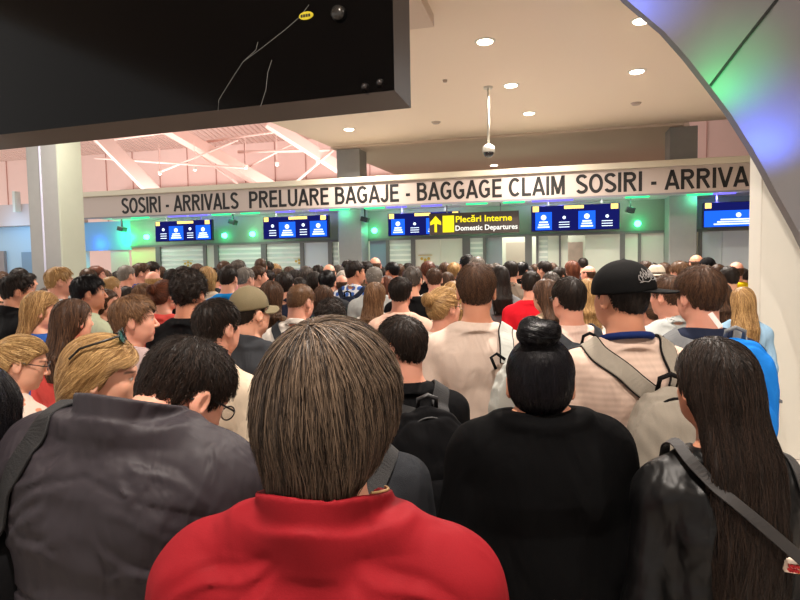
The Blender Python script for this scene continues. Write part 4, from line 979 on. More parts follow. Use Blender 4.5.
        if style in ('long', 'bob', 'thick', 'sweep'):
            infc = ((p[:, 1] > .03) & (p[:, 2] < .085))[:, None]; D = np.where(infc, D * .4 + np.stack([np.sign(p[:, 0] - part) * 1., -1. + 0 * p[:, 0], -.35 + 0 * p[:, 0]], 1), D)
            nn2 = nn; D = D - nn2 * np.sum(D * nn2, 1, keepdims=True); D /= np.maximum(np.linalg.norm(D, axis=1, keepdims=True), 1e-6)
            D = np.where(((p[:, 1] > .045) & (p[:, 2] < .052))[:, None], D * .05, D)
        p = p + D * (L0 / steps)[:, None]
        f = t / steps; want = off0 + lift * f * f
        nn = grad(p); p = p + nn * (want - Gf(p))[:, None] * .85
        pts.append(p.copy())
    T = np.stack(pts, 1); m = steps + 1
    tan = np.gradient(T, axis=1); tan /= np.maximum(np.linalg.norm(tan, axis=2, keepdims=True), 1e-6)
    nrm = grad(r0)[:, None, :] + 0 * T; a = np.cross(tan, nrm); a /= np.maximum(np.linalg.norm(a, axis=2, keepdims=True), 1e-6); b = np.cross(a, tan)
    taper = np.linspace(1, .25, m)[None, :, None] * rad * (.7 + .6 * rs.rand(n))[:, None, None]
    ringv = np.stack([T + (a * math.cos(q) + b * math.sin(q)) * taper for q in (.52, 2.62, 4.71)], 2)  # n,m,3,3
    SV = ringv.reshape(-1, 3); base = (np.arange(n) * m * 3)[:, None, None, None]
    i = (np.arange(steps) * 3)[None, :, None, None]; k = np.arange(3); q4 = np.stack([k, (k + 1) % 3, (k + 1) % 3 + 3, k + 3], 1)[None, None]
    SF = (base + i + q4).reshape(-1, 4)
    nv = len(V); me = mesh_from('hair', np.concatenate([V, SV]), np.concatenate([F, SF + nv]))
    rnd = np.clip(rs.rand(n) ** 1.3, 0, 1)
    clump = .5 + .5 * np.sin(np.arctan2(r0[:, 0], r0[:, 1] + .02) * 23 + ph[3]); rnd = np.clip(rnd * .7 + clump * .3, 0, 1)
    val = np.concatenate([np.full(nv, .28), np.repeat(rnd, m * 3)]).astype(np.float32)
    at = me.attributes.new('strand', 'FLOAT', 'POINT'); at.data.foreach_set('value', val)
    _cache[key] = me; return me
# ------------------------------------------------------------------ things people wear and carry
def cap_mesh(flat=True):
    if ('cap', flat) in _cache: return _cache[('cap', flat)]
    pr = [ell((0, -.012, .036), (.094, .112, .111), None, .02)]
    pr.append(P((-.3, -.3, -.3), (.3, .3, .06), lambda x, y, z: z - .026 - .08 * y + 0 * x, .005, 'sub'))
    pr.append(ell((0, -.012, .147), (.007, .007, .005), None, .003))
    V, F = grid_mesh(pr, (-.13, -.15, -.02), (.13, .15, .17), .0055)
    me = mesh_from('crown', V, F)
    def f(x, y, z):
        r = np.sqrt((x / .085) ** 2 + ((y - .06) / .115) ** 2); d = (r - 1) * .085
        zz = z - .040 + (x * x) * (1.5 if flat else 6) + np.clip(y - .06, 0, 1) * .12
        return smax(smax(d, np.abs(zz) - .0035, .004), .03 - y, .003)
    V, F = grid_mesh([P((-.09, .02, -.03), (.09, .19, .09), f, .001)], (-.1, .02, -.04), (.1, .2, .1), .003)
    br = mesh_from('brim', V, F); _cache[('cap', flat)] = (me, br); return me, br
def put_cap(person, HM, mat, mat2=None, flat=True, back=False):
    me, br = cap_mesh(flat); M = HM @ Matrix.Translation((0, -.0, .008))
    o = link('cap', me, mat, person, M); b = link('brim', br, mat2 or mat, o, Matrix.Identity(4)); return o
def put_hat(person, HM, mat, band):
    pr = [ell((0, -.01, .08), (.084, .10, .085), None, .01), ell((0, -.01, .175), (.02, .07, .02), None, .03, 'sub')]
    pr.append(P((-.3, -.3, -.3), (.3, .3, .06), lambda x, y, z: z - .05 + 0 * x + 0 * y, .004, 'sub'))
    pr.append(ell((0, -.01, .05), (.145, .16, .010), None, .01))
    V, F = grid_mesh(pr, (-.16, -.19, .0), (.16, .17, .2), .006); o = link('hat', mesh_from('hat', V, F), mat, person, HM)
    V, F = grid_mesh([loft([(.055, .086, .103, 0, -.01), (.08, .084, .101, 0, -.01)], .001, 2, .002, cap=.003)], (-.12, -.14, .04), (.12, .12, .1), .005); link('hat_band', mesh_from('hat_band', V, F), band, o, Matrix.Identity(4)); return o
def put_glasses(person, HM, frame, lens, up=False, tint=True):
    G = HM @ (Matrix.Translation((0, -.048, .084)) @ Matrix.Rotation(R(24), 4, 'X') @ Matrix.Translation((0, .0, .0)) if up else Matrix.Identity(4))
    y0 = .112; z0 = .010; mb = MB(); w_ = .027 if up else .025; h_ = .021 if up else .017
    for s in (-1, 1):
        ring_ = [(s * .033 + w_ * math.cos(2 * PI * k / 20), y0 + .0 - 1.5 * (s * .033 + w_ * math.cos(2 * PI * k / 20)) ** 2, z0 + h_ * math.sin(2 * PI * k / 20)) for k in range(21)]
        mb.tube(ring_, .0018, 6); mb.tube([(s * .058, y0 - .006, z0 + .006), (s * .080, y0 - .03, z0 + .006), (s * .083, .0, z0 + .006), (s * .080, -.035, z0 - .014)], .0024 if not up else .0038, 6)
    mb.tube([(-.008, y0, z0 + .004), (0, y0 + .002, z0 + .007), (.008, y0, z0 + .004)], .0016, 6)
    o = mb.build('glasses', frame, person, G, smooth=True)
    for s in (-1, 1):
        l = MB(); pts = [(s * .033 + w_ * .97 * math.cos(2 * PI * k / 20), y0 - .001 - 1.5 * (s * .033 + w_ * math.cos(2 * PI * k / 20)) ** 2, z0 + h_ * .97 * math.sin(2 * PI * k / 20)) for k in range(20)]
        l.add(pts + [(x, y - .0015, z) for x, y, z in pts], [tuple(range(20)), tuple(range(39, 19, -1))] + [(i, i + 20, (i + 1) % 20 + 20, (i + 1) % 20) for i in range(20)])
        l.build('lens', lens, o)
    return o
def catmull(pts, n=10):
    pts = [np.array(p, float) for p in pts]; pts = [2 * pts[0] - pts[1]] + pts + [2 * pts[-1] - pts[-2]]; out = []
    for i in range(1, len(pts) - 2):
        a, b, c, d = pts[i - 1:i + 3]
        for k in range(n):
            t = k / n; out.append(.5 * ((2 * b) + (c - a) * t + (2 * a - 5 * b + 4 * c - d) * t * t + (3 * b - a - 3 * c + d) * t ** 3))
    out.append(pts[-2]); return out
def strap(name, pts, w, th, bvhs, mat, parent, mw, off=.004, n=8, edge=None, up=None):
    """a band lying on the cloth: sampled along a curve, pressed on to the surface where it is near it"""
    P_ = catmull(pts, n); Q = []; Nn = []
    for p in P_:
        best = None
        for b in bvhs:
            r = b.find_nearest(Vector(p))
            if r[0] is not None and (best is None or r[3] < best[3]): best = r
        q = Vector(p); nr = best[1]
        dvec = q - best[0]; inside = dvec.dot(nr) < 0
        if inside or best[3] < .03: q = best[0] + nr * (off + th / 2)
        Q.append(q); Nn.append(nr.copy())
    for _ in range(3):
        Q = [Q[0]] + [(Q[i - 1] + Q[i] * 2 + Q[i + 1]) / 4 for i in range(1, len(Q) - 1)] + [Q[-1]]
        Nn = [Nn[0]] + [((Nn[i - 1] + Nn[i] * 2 + Nn[i + 1]) / 4).normalized() for i in range(1, len(Nn) - 1)] + [Nn[-1]]
    def band(width, lift, thick):
        mb = MB(); vs = []; fs = []
        for i, (q, nr) in enumerate(zip(Q, Nn)):
            t = (Q[min(i + 1, len(Q) - 1)] - Q[max(i - 1, 0)]).normalized(); s = t.cross(nr).normalized(); nn = s.cross(t)
            for a, b in ((-1, -1), (1, -1), (1, 1), (-1, 1)): vs.append(q + s * (a * width / 2) + nn * (b * thick / 2 + lift))
        for i in range(len(Q) - 1):
            for k in range(4): fs.append((i * 4 + k, i * 4 + (k + 1) % 4, i * 4 + 4 + (k + 1) % 4, i * 4 + 4 + k))
        fs += [(3, 2, 1, 0), tuple(len(vs) - 4 + k for k in range(4))]; mb.add(vs, fs); return mb
    o = band(w, 0, th).build(name, mat, parent, mw, smooth=False)
    b = o.modifiers.new('bevel', 'BEVEL'); b.width = th * .35; b.segments = 2
    if edge: band(w * 1.12, -th * .15, th * .7).build('strap_edging', edge, o, Matrix.Identity(4))
    return o
BAGT = {}
def bag_meshes(kind, res):
    key = (kind, res)
    if key in BAGT: return BAGT[key]
    st = .008 if res == 'hero' else .014
    W, D, Hh = {'big': (.165, .085, .25), 'round': (.155, .085, .235), 'slim': (.150, .055, .22), 'small': (.12, .06, .17)}[kind]
    def body(x, y, z):
        rx = W * (1 - .22 * np.clip((z) / Hh, 0, 1) ** 2.2); ry = D * (1 - .45 * np.clip(z / Hh, 0, 1) ** 2 + .1 * np.clip(-z / Hh, 0, 1))
        q = (np.abs(x / rx) ** 3.2 + np.abs(y / ry) ** 2.8 + np.abs(z / Hh) ** 4 + 1e-9) ** (1 / 3.)
        return (q - 1) * ry * .9
    fd = folds(5, .003)
    V, F = grid_mesh([P((-W, -D * 1.2, -Hh), (W, D * 1.2, Hh), body, .01)], (-W * 1.2, -D * 1.5, -Hh * 1.15), (W * 1.2, D * 1.5, Hh * 1.15), st, ([], [], []), lambda x, y, z: fd(x * 2, y * 2, z * 1.5) + .004 * np.clip(1 - np.abs(y + D * .35) / .006, 0, 1))
    b = mesh_from('bag_body', V, F)
    def pock(x, y, z):
        rx, rz_ = W * .80, Hh * .46; zc = z + Hh * .42; yy = y + D * .98
        q = (np.abs(x / rx) ** 3 + np.abs(yy / (D * .42)) ** 2.4 + np.abs(zc / rz_) ** 3.2 + 1e-9) ** (1 / 2.9); return (q - 1) * D * .38
    V, F = grid_mesh([P((-W, -D * 1.8, -Hh), (W, 0, Hh * .2), pock, .01)], (-W, -D * 1.8, -Hh), (W, 0, Hh * .2), st, ([], [], []), lambda x, y, z: fd(x * 2, y, z * 2) * .6)
    p = mesh_from('pocket', V, F); BAGT[key] = (b, p, (W, D, Hh)); return BAGT[key]
def backpack(person, PM, garment, kind, res, mats, label, top=1.44, y_gap=-.0, x=0, strapw=.06, edge=None, group=None, lean=0):
    """rucksack on the back of a person; a thing of its own. mats: body, pocket, strap, trim"""
    b, p, (W, D, Hh) = bag_meshes(kind, res)
    bv = BVHTree.FromPolygons([v.co for v in garment.data.vertices], [tuple(q.vertices) for q in garment.data.polygons])
    zc = top - Hh; hit = bv.ray_cast(Vector((x, -1, zc + .1)), Vector((0, 1, 0))); yb = hit[0].y if hit[0] else -.14
    c = Vector((x, yb - D * .80 + y_gap, zc)); B0 = Matrix.Translation(c + Vector((0, 0, -Hh)))
    e = empty('backpack', PM @ B0, label, 'backpack', group)
    loc = B0.inverted()
    BM = Matrix.Translation((0, 0, Hh)) @ Matrix.Rotation(lean, 4, 'X')
    bb = link('bag_body', b, mats[0], e, BM); pp = link('pocket', p, mats[1], e, BM)
    hm = MB(); hm.tube([(a, y_, z) for a, y_, z in [( -.035, D * .35, Hh * 2 - .01), (-.035, D * .15, Hh * 2 + .035), (0, D * .1, Hh * 2 + .05), (.035, D * .15, Hh * 2 + .035), (.035, D * .35, Hh * 2 - .01)]], .009, 8).build('handle', mats[3], e, smooth=True)
    for s in (-1, 1):
        ztop = c.z + Hh * .80
        path = [(x + s * .038, c.y + D * .3, ztop + .01), (x * .6 + s * .085, yb - .004, (ztop + 1.44) / 2), (s * .122, -.085, 1.44), (s * .126, -.02, 1.462), (s * .122, .07, 1.40), (s * .120, .14, 1.30), (s * .150, .10, 1.17), (s * .180, .0, 1.08), (s * .165, -.10, c.z - Hh * .55), (x + s * W * .8, c.y + D * .5, c.z - Hh * .7)]
        strap('shoulder_strap', path, strapw, .010, [bv], mats[2], e, loc, edge=edge)
        MB().box(s * W * .97 - .006, s * W * .97 + .006, -D * .6, D * .5, Hh * .95, Hh * 1.0).build('side_strap', mats[3], e)
    z = MB(); z.tube([(W * .80 * math.cos(a), -D * .40 , Hh + Hh * .90 * math.sin(a) * (1 if math.sin(a) > 0 else .1)) for a in np.linspace(-.1, PI + .1, 24)], .004, 6); z.build('zip', mats[3], e, smooth=True)
    return e
# ------------------------------------------------------------------ the crowd
SK = {'l': skin_mat('skin_light', (226, 170, 142)), 't': skin_mat('skin_tan', (202, 142, 112)), 'p': skin_mat('skin_pink', (220, 160, 136)), 'd': skin_mat('skin_deep', (170, 112, 84))}
HR = {'black': hair_mat('hair_black', (7, 6, 8), (22, 20, 26), .3, .34), 'dark': hair_mat('hair_dark', (20, 15, 12), (52, 38, 30), .5, .5), 'brown': hair_mat('hair_brown', (50, 34, 25), (112, 80, 58)),
      'lbrown': hair_mat('hair_light_brown', (84, 58, 40), (158, 120, 86)), 'blond': hair_mat('hair_blond', (140, 104, 62), (226, 188, 130)), 'gold': hair_mat('hair_gold', (126, 92, 54), (214, 174, 118)),
      'grey': hair_mat('hair_grey', (88, 82, 76), (176, 168, 158)), 'white': hair_mat('hair_white', (150, 142, 132), (222, 216, 206)), 'auburn': hair_mat('hair_auburn', (72, 40, 30), (134, 80, 56)),
      'salt': hair_mat('hair_salt_and_pepper', (44, 38, 34), (130, 120, 112)), 'hero': hair_mat('hair_greying_brown', (34, 26, 21), (128, 108, 90), .5, .42)}
def CL(n, c, **k): return cloth('cloth_' + n, c, **k)
T = {'black': CL('black', (14, 14, 16)), 'navy': CL('navy', (34, 40, 58)), 'dgrey': CL('dark_grey', (52, 54, 58)), 'grey': CL('grey', (120, 122, 124)), 'lgrey': CL('light_grey', (176, 180, 178)), 'white': CL('white', (226, 218, 208)),
     'cream': CL('cream', (222, 204, 180)), 'peach': CL('peach', (230, 190, 170)), 'pinkw': CL('pink_white', (232, 202, 188)), 'coral': CL('coral', (226, 86, 80)), 'red': CL('red', (206, 28, 42)), 'blue': CL('blue', (52, 96, 178)),
     'bright': CL('bright_blue', (24, 126, 200)), 'sky': CL('sky_blue', (150, 186, 214)), 'teal': CL('teal', (60, 150, 160)), 'pink': CL('pink', (226, 150, 160)), 'mauve': CL('mauve', (170, 150, 148)), 'olive': CL('olive', (98, 94, 60)),
     'sage': CL('sage', (178, 186, 158)), 'brown': CL('brown', (92, 76, 62)), 'taupe': CL('taupe', (140, 126, 112)), 'beige': CL('beige', (190, 170, 144)), 'yellow': CL('yellow', (240, 204, 30)), 'green': CL('green', (70, 120, 80)),
     'plaid': CL('plaid', (226, 230, 236), pattern='plaid', col2=(70, 110, 190)), 'print': CL('dark_print', (34, 20, 20), pattern='print', col2=(170, 40, 36)), 'floral': CL('pale_floral', (232, 214, 200), pattern='blotch', col2=(222, 150, 120)),
     'rib': CL('ribbed_pinkish_white', (212, 186, 170), pattern='stripe', col2=(202, 176, 160)), 'slub': CL('white_slub', (208, 188, 174)), 'denim': CL('denim', (54, 66, 92)), 'khaki': CL('khaki', (130, 118, 92)),
     'redshell': CL('red_shell', (130, 22, 30), rough=.68, weave=.12, wrinkle=.9, ws=7, crease=.4), 'puffer': CL('plum_grey_nylon', (48, 43, 48), rough=.6, weave=.05, wrinkle=.9, ws=11, crease=.9), 'leather': CL('black_leather', (9, 9, 10), rough=.42, weave=.15, wrinkle=.9, ws=10, crease=.6),
     'cloak': CL('black_knit', (5, 5, 6), rough=.95), 'sweater': CL('dark_grey_knit', (42, 44, 48), weave=.9)}
TR = [T['denim'], T['black'], T['khaki'], T['dgrey'], T['navy']]
m_shoe = plain('shoe_dark', (40, 38, 40), .5); m_shoew = plain('shoe_white', (210, 208, 204), .5)
GROUP = 'travellers queuing in the hall'
PEOPLE = []
rsd = random.Random(4)
def person(px, pt, Y, sex, hair, hc, kind, sleeve, tm, label, gaze=0, pitch=0, pose=None, skin='l', heavy=0., res=None, th=.008, ln=None, tilt=0, body=None, wide=1.0, seed=None, dx=0, dy=0, htop=None, cat='person', nk=0, fw=0, sc=None, lean=0):
    i = len(PEOPLE); res = res or ('hero' if Y < 1.95 else 'mid' if Y < 4.9 else 'far')
    seed = i if seed is None else seed
    if body is None: body = gaze * .5
    hy = gaze - body
    if res != 'hero': hy = round(hy / 20) * 20; body = gaze - hy; heavy = round(heavy * 2) / 2; pitch = 15 if pitch > 8 else 0; pose = pose or ('down', 'phone')[i % 2] if res == 'mid' else (pose or 'down')
    pose = pose or 'down'
    if Y > 2.9:   # nobody stands inside a neighbour
        best = (-1, Y)
        for st_ in (0, .12, -.12, .24, -.24, .36, -.36, .5, .64, .8, 1.0, 1.2):
            X_ = at_y(px, pt, Y + st_).x; dm = min([math.hypot(X_ - p[0], (Y + st_ - p[1]) * .9) for p in PEOPLE] + [9])
            if dm > .47: best = (dm, Y + st_); break
            if dm > best[0]: best = (dm, Y + st_)
        Y = best[1]
    H = at_y(px, pt, Y); z = H.z; base = {'thick': .022, 'curly': .02, 'bald': -.002, 'crop': .005}.get(hair, th) + (.052 if hair == 'bun' else 0) if htop is None else htop
    s = sc or z / (1.755 + base - nk - (.012 if pitch > 10 else 0))
    if not .8 < s < 1.16: print('SIZE', px, pt, Y, round(s, 2), label)
    hl = head_matrix(R(hy), R(pitch), R(tilt), nk, fw).translation; off = Matrix.Rotation(R(lean), 3, 'Y') @ Matrix.Rotation(R(body), 3, 'Z') @ Vector((hl.x, hl.y, hl.z if lean else 0)) * s
    M = Matrix.Translation((H.x - off.x + dx, Y - off.y + dy, 0)) @ Matrix.Rotation(R(lean), 4, 'Y') @ Matrix.Rotation(R(body), 4, 'Z') @ Matrix.Diagonal((s * wide, s * wide, s, 1))
    e = empty('person', M, label, cat, GROUP)
    b = link('body', body_mesh(sex, pose, hy, pitch, tilt, heavy, res, nk, fw), SK[skin], e)
    g = link({'tee': 't_shirt', 'shirt': 'shirt', 'hoodie': 'hoodie', 'jacket': 'jacket', 'puffer': 'padded_jacket', 'cloak': 'cardigan', 'suit': 'suit_jacket', 'leather': 'leather_jacket', 'tank': 'tank_top', 'wind': 'shell_jacket'}[kind],
             top_mesh(sex, pose, heavy, res, kind, sleeve, seed), tm, e)
    link('trousers', trouser_mesh(sex, heavy, res), TR[i % 5], e)
    if Y < 7:
        for q in (-1, 1): link('shoe', shoe_mesh(), m_shoew if i % 3 == 0 else m_shoe, e, Matrix.Translation((q * .092, 0, 0)) @ Matrix.Rotation(-.08 * q, 4, 'Z'))
    HM = head_matrix(R(hy), R(pitch), R(tilt), nk, fw)
    if hair: h = link('hair', hair_mesh(hair, res, seed, th, ln), HR[hc], e, HM)
    PEOPLE.append((H.x, Y, label, e)); e['_s'] = 0; del e['_s']
    return e, M, g, HM
m_clear = plain('glass_clear', (230, 230, 228), .05, spec=.6); m_clear.node_tree.nodes['Principled BSDF'].inputs['Alpha'].default_value = .16
# ---- nearest row
e, M, g, HM = person(329, 317, .86, 'm', 'thick', 'hero', 'wind', 'long', T['redshell'], 'person in a red jacket with greying brown hair, seen from behind, nearest in the middle', gaze=-22, body=-4, pitch=2, heavy=.2, seed=2, wide=1.0)
# piping along the collar and a cord
bvr = BVHTree.FromPolygons([v.co for v in g.data.vertices], [tuple(q.vertices) for q in g.data.polygons])
m_pip = plain('piping_tan', (196, 160, 110), .6)
pp_ = []
for a in np.linspace(.95, 2.0, 14):
    c_, r_, h_, ti, fl = WRING; rr = r_ + fl * h_ ; qx, qy, qz = rr * math.sin(a), -rr * 1.12 * math.cos(a), h_ + .002
    pp_.append((c_[0] + qx, c_[1] + math.cos(ti) * qy + math.sin(ti) * qz, c_[2] - math.sin(ti) * qy + math.cos(ti) * qz))
MB().tube(pp_, .0020, 6, True).build('collar_piping', m_pip, g, Matrix.Identity(4), smooth=True)
put_glasses(e, HM, plain('glasses_wire', (60, 50, 40), .3, .7), m_clear)
e, M, g, HM = person(180, 327, 1.32, 'm', 'short', 'dark', 'puffer', 'long', T['puffer'], 'person with short dark hair in a plum padded jacket, head bent, nearest at left', gaze=-38, body=-9, pitch=30, skin='p', heavy=.45, th=.008, ln=.03, seed=4, sc=.985, nk=.105, fw=.08, lean=5, dx=.0)
put_glasses(e, HM, plain('glasses_dark', (20, 20, 20), .3), m_clear)
bvp = BVHTree.FromPolygons([v.co for v in g.data.vertices], [tuple(q.vertices) for q in g.data.polygons])
cb_ = empty('shoulder_bag', M @ Matrix.Translation((-.33, -.02, .78)), 'black shoulder bag with a wide strap over the left shoulder of the plum padded jacket', 'bag')
loc = Matrix.Translation((-.33, -.02, .78)).inverted()
strap('shoulder_strap', [(-.27, -.10, 1.04), (-.245, -.14, 1.16), (-.20, -.15, 1.28), (-.15, -.12, 1.40), (-.125, -.05, 1.46), (-.12, .06, 1.42), (-.16, .15, 1.25), (-.22, .12, 1.05)], .05, .006, [bvp], plain('strap_black', (24, 24, 26), .7, bump=.3, scale=300), cb_, loc, n=12)
V_, F_ = grid_mesh([loft([(.02, .1, .045, 0, 0), (.2, .11, .04, 0, 0)], 0, 3.5, .01)], (-.14, -.08, -.02), (.14, .08, .25), .012); link('bag_body', mesh_from('bag_body', V_, F_), T['black'], cb_, Matrix.Translation((.03, .0, 0)) @ Matrix.Rotation(R(80), 4, 'Z'))
e, M, g, HM = person(540, 318, 1.5, 'f', 'bun', 'black', 'cloak', 'long', T['cloak'], 'person in a loose black cardigan with a glossy black top bun, near the middle', gaze=-12, body=2, pitch=0, heavy=.9, seed=6, skin='t', nk=.082)
tagm = MB().box(-.012, .012, -.001, .001, -.05, 0); o = tagm.build('white_label', plain('label_white', (225, 220, 212), .6), g, Matrix.Translation((.245, -.205, .975)) @ Matrix.Rotation(.35, 4, 'Y')); o['label'] = 'white sewn label'
rg = MB(); rg.tube([(.0495 * math.cos(a), -.052 + .047 * math.sin(a), .142) for a in np.linspace(0, 2 * PI, 22)], .004, 6); rg.build('hair_tie', T['black'], e, HM, smooth=True)
e, M, g, HM = person(716, 338, 1.38, 'f', 'long', 'dark', 'leather', 'long', T['leather'], 'person in a black leather jacket with very long straight dark hair, nearest at far right', gaze=8, body=4, heavy=.55, seed=8, ln=.60, th=.009, skin='t')
bvl = BVHTree.FromPolygons([v.co for v in g.data.vertices], [tuple(q.vertices) for q in g.data.polygons])
# shoulder bag with a snack tube showing at its top
SB = Matrix.Translation((.33, .02, .80)); sb_ = empty('shoulder_bag', M @ SB, 'black shoulder bag on a long diagonal strap beside the black leather jacket', 'bag'); loc = SB.inverted()
strap('shoulder_strap', [(.28, -.03, 1.13), (.17, -.17, 1.20), (.02, -.18, 1.33), (-.09, -.14, 1.43), (-.115, -.02, 1.475), (-.09, .09, 1.40), (.05, .16, 1.22), (.25, .08, 1.10)], .028, .005, [bvl], plain('strap_grey', (44, 42, 42), .6), sb_, loc, n=12, off=.022)
strap('shoulder_strap', [(.30, -.06, 1.10), (.25, -.13, 1.25), (.175, -.13, 1.38), (.15, -.03, 1.43), (.17, .06, 1.36), (.27, .08, 1.12)], .03, .005, [bvl], plain('strap_grey', (44, 42, 42), .6), sb_, loc, n=12)
V_, F_ = grid_mesh([loft([(.0, .10, .055, 0, 0), (.30, .13, .05, 0, 0)], 0, 3.5, .01)], (-.16, -.09, -.03), (.16, .09, .34), .012, ([], [], []), folds(2, .004)); link('bag_body', mesh_from('bag_body', V_, F_), T['brown'], sb_, Matrix.Translation((.04, .0, .0)) @ Matrix.Rotation(R(75), 4, 'Z'))
tp_ = at_y(794, 565, 1.24); TMx = Matrix.Translation(tp_) @ Matrix.Rotation(R(-8), 4, 'Z') @ Matrix.Rotation(R(6), 4, 'Y') 
tb = empty('snack_tube', TMx, 'small cream snack tube with red lettering sticking out at the bottom right edge', 'snack')
MB().tube([(-.026, 0, 0), (-.02, 0, 0), (.002, 0, 0)], [.012, .0165, .0170], 20).build('label_sleeve', plain('sleeve_cream', (236, 216, 196), .5), tb, smooth=False)
MB().tube([(.002, 0, 0), (.03, 0, 0), (.06, 0, 0)], [.0168, .0168, .0165], 20).build('jar', plain('jar_amber', (190, 150, 60), .15, coat=.5), tb, smooth=True)
m_rt = plain('red_print', (190, 40, 44), .5)
for kz, tx in ((.003, 'LOVE'), (-.006, 'GOOD')):
    o = text_on('print', tx, -.021, .0, kz, kz + .006, -.0172 , m_rt, tb, .01)
# hidden person just in front of the red jacket
e, M, g, HM = person(337, 352, 1.52, 'm', 'short', 'dark', 'jacket', 'long', T['sweater'], 'person in a dark grey knit mostly hidden in front of the red jacket', gaze=0, heavy=.55, seed=10, res='mid')
backpack(e, M, g, 'small', 'mid', (T['black'], T['black'], plain('strap_black', (24, 24, 26), .7), T['black']), 'black rucksack worn by the person hidden in front of the red jacket', top=1.36)
# left edge and second row
e, M, g, HM = person(-38, 366, 1.2, 'f', 'bob', 'black', 'jacket', 'long', T['black'], 'person with black hair cut off by the left edge of the picture', gaze=10, seed=12, th=.02)
e, M, g, HM = person(99, 334, 1.62, 'f', 'sweep', 'gold', 'shirt', 'long', T['print'], 'person with swept back blond hair and mirrored sunglasses on the head, dark red-dotted shirt', gaze=-72, body=-38, pitch=8, seed=14, skin='l', heavy=.2)
m_mir = plain('mirror_lens', (120, 200, 190), .08, .85)
put_glasses(e, HM, plain('glasses_black', (16, 16, 16), .3), m_mir, up=True)
e, M, g, HM = person(20, 336, 2.35, 'f', 'backbun', 'blond', 'shirt', 'long', T['floral'], 'person with tied ash blond hair, glasses and pale floral shirt at the left edge', gaze=-62, body=-30, seed=16, pitch=10)
put_glasses(e, HM, plain('glasses_black', (16, 16, 16), .3), m_clear)
e, M, g, HM = person(216, 299, 2.4, 'm', 'short', 'dark', 'tee', 'short', T['cream'], 'person with short dark hair in a cream t-shirt in front of the padded jacket', gaze=-28, pose='right', seed=18, skin='p', body=-20)
e, M, g, HM = person(401, 316, 2.15, 'm', 'short', 'dark', 'tee', 'short', T['black'], 'person in a black t-shirt with a black backpack, right of the red jacket', gaze=48, body=14, seed=20, skin='p', pose='right')
backpack(e, M, g, 'big', 'hero', (T['black'], T['black'], plain('strap_black', (24, 24, 26), .7), plain('trim_black', (34, 34, 36), .5)), 'large black backpack with a loop handle, right of the red jacket', top=1.43, x=.05, strapw=.07)
e, M, g, HM = person(476, 263.5, 2.75, 'm', 'short', 'brown', 'tee', 'short', T['slub'], 'tall person in a white t-shirt with a pale grey bag, in the middle', gaze=-8, seed=22, res='hero', skin='t', th=.010)
GM = Matrix.Translation((.13, -.27, .93)); sg = empty('backpack', M @ GM, 'pale grey backpack slung over the right shoulder of the white t-shirt', 'backpack')
bm_, pm_, (W, D, Hh) = bag_meshes('slim', 'hero'); bvw = BVHTree.FromPolygons([v.co for v in g.data.vertices], [tuple(q.vertices) for q in g.data.polygons])
m_lg = CL('bag_light_grey', (176, 178, 172)); link('bag_body', bm_, m_lg, sg, Matrix.Translation((.04, 0.0, .21)) @ Matrix.Rotation(R(28), 4, 'Z')); link('pocket', pm_, m_lg, sg, Matrix.Translation((.04, 0, .21)) @ Matrix.Rotation(R(28), 4, 'Z'))
strap('shoulder_strap', [(.12, -.20, 1.33), (.125, -.12, 1.44), (.13, -.02, 1.47), (.14, .09, 1.36), (.19, .08, 1.2), (.23, .0, 1.05), (.22, -.12, .95)], .06, .01, [bvw], m_lg, sg, GM.inverted(), edge=T['black'])
MB().tube([(.07, -.21, 1.31), (.05, -.20, 1.36), (.075, -.19, 1.375), (.11, -.2, 1.35)], .007, 8).build('handle', T['black'], sg, GM.inverted(), smooth=True)
e, M, g, HM = person(621, 262, 2.18, 'm', 'crop', 'dark', 'tee', 'short', T['rib'], 'person in a black embroidered cap and pinkish white ribbed t-shirt', gaze=20, body=2, seed=24, res='hero', skin='t', htop=.012, heavy=.35, th=.004)
m_cap = plain('cap_black', (9, 9, 10), .85, bump=.2, scale=300, spec=.15)
CM = HM @ Matrix.Translation((0, -.014, 0)) @ Matrix.Rotation(R(-122), 4, 'Z') @ Matrix.Translation((0, .012, 0)); co_ = put_cap(e, CM @ Matrix.Translation((0, 0, -.006)) @ Matrix.Diagonal((1.22, 1.02, .98, 1)), m_cap); 
emb = MB(); rs_ = random.Random(3)
def on_cap(a, z, lift=.0015): # angle around the crown
    d_ = Vector((math.cos(a), math.sin(a), 0)); k = math.sqrt(max(0, 1 - ((z - .036) / .111) ** 2)); return Vector((.094 * k * d_.x, -.012 + .112 * k * d_.y, z)) + d_ * lift
for j in range(7):
    a0 = .80 + .13 * (j - 3) ; z0 = .078 + .008 * (j % 3) + .0035 * (3 - abs(j - 3)); r0_ = .055 + .02 * (j % 2)
    emb.tube([on_cap(a0 + r0_ * 1.3 * math.cos(q), z0 + .0105 * math.sin(q * (1 + (j % 2))) + .004 * math.cos(3 * q)) for q in np.linspace(0, 2 * PI, 18)], .0011, 5)
emb.tube([on_cap(.36 + .16 * k, .064 + .003 * math.sin(k * 2.5) + .004 * k * .6) for k in range(7)], .0012, 5)
emb.build('embroidery', plain('thread_grey', (150, 146, 144), .6), co_, Matrix.Identity(4))
nb = []
for a in np.linspace(R(150), R(390), 26): nb.append((.083 * math.cos(a), -.028 + .088 * math.sin(a), 1.492 - .02 * math.sin(a)))
MB().tube(nb, [.006] + [.013] * 24 + [.006], 12).build('neck_band', CL('neck_navy', (28, 44, 96)), e, smooth=True)
m_bg = CL('bag_grey', (150, 142, 130)); m_bk = CL('bag_black', (26, 25, 26))
backpack(e, M, g, 'round', 'hero', (m_bg, m_bk, m_bg, m_bk), 'grey and black backpack on the back of the person in the black cap', top=1.335, x=.085, strapw=.062, edge=m_bk)
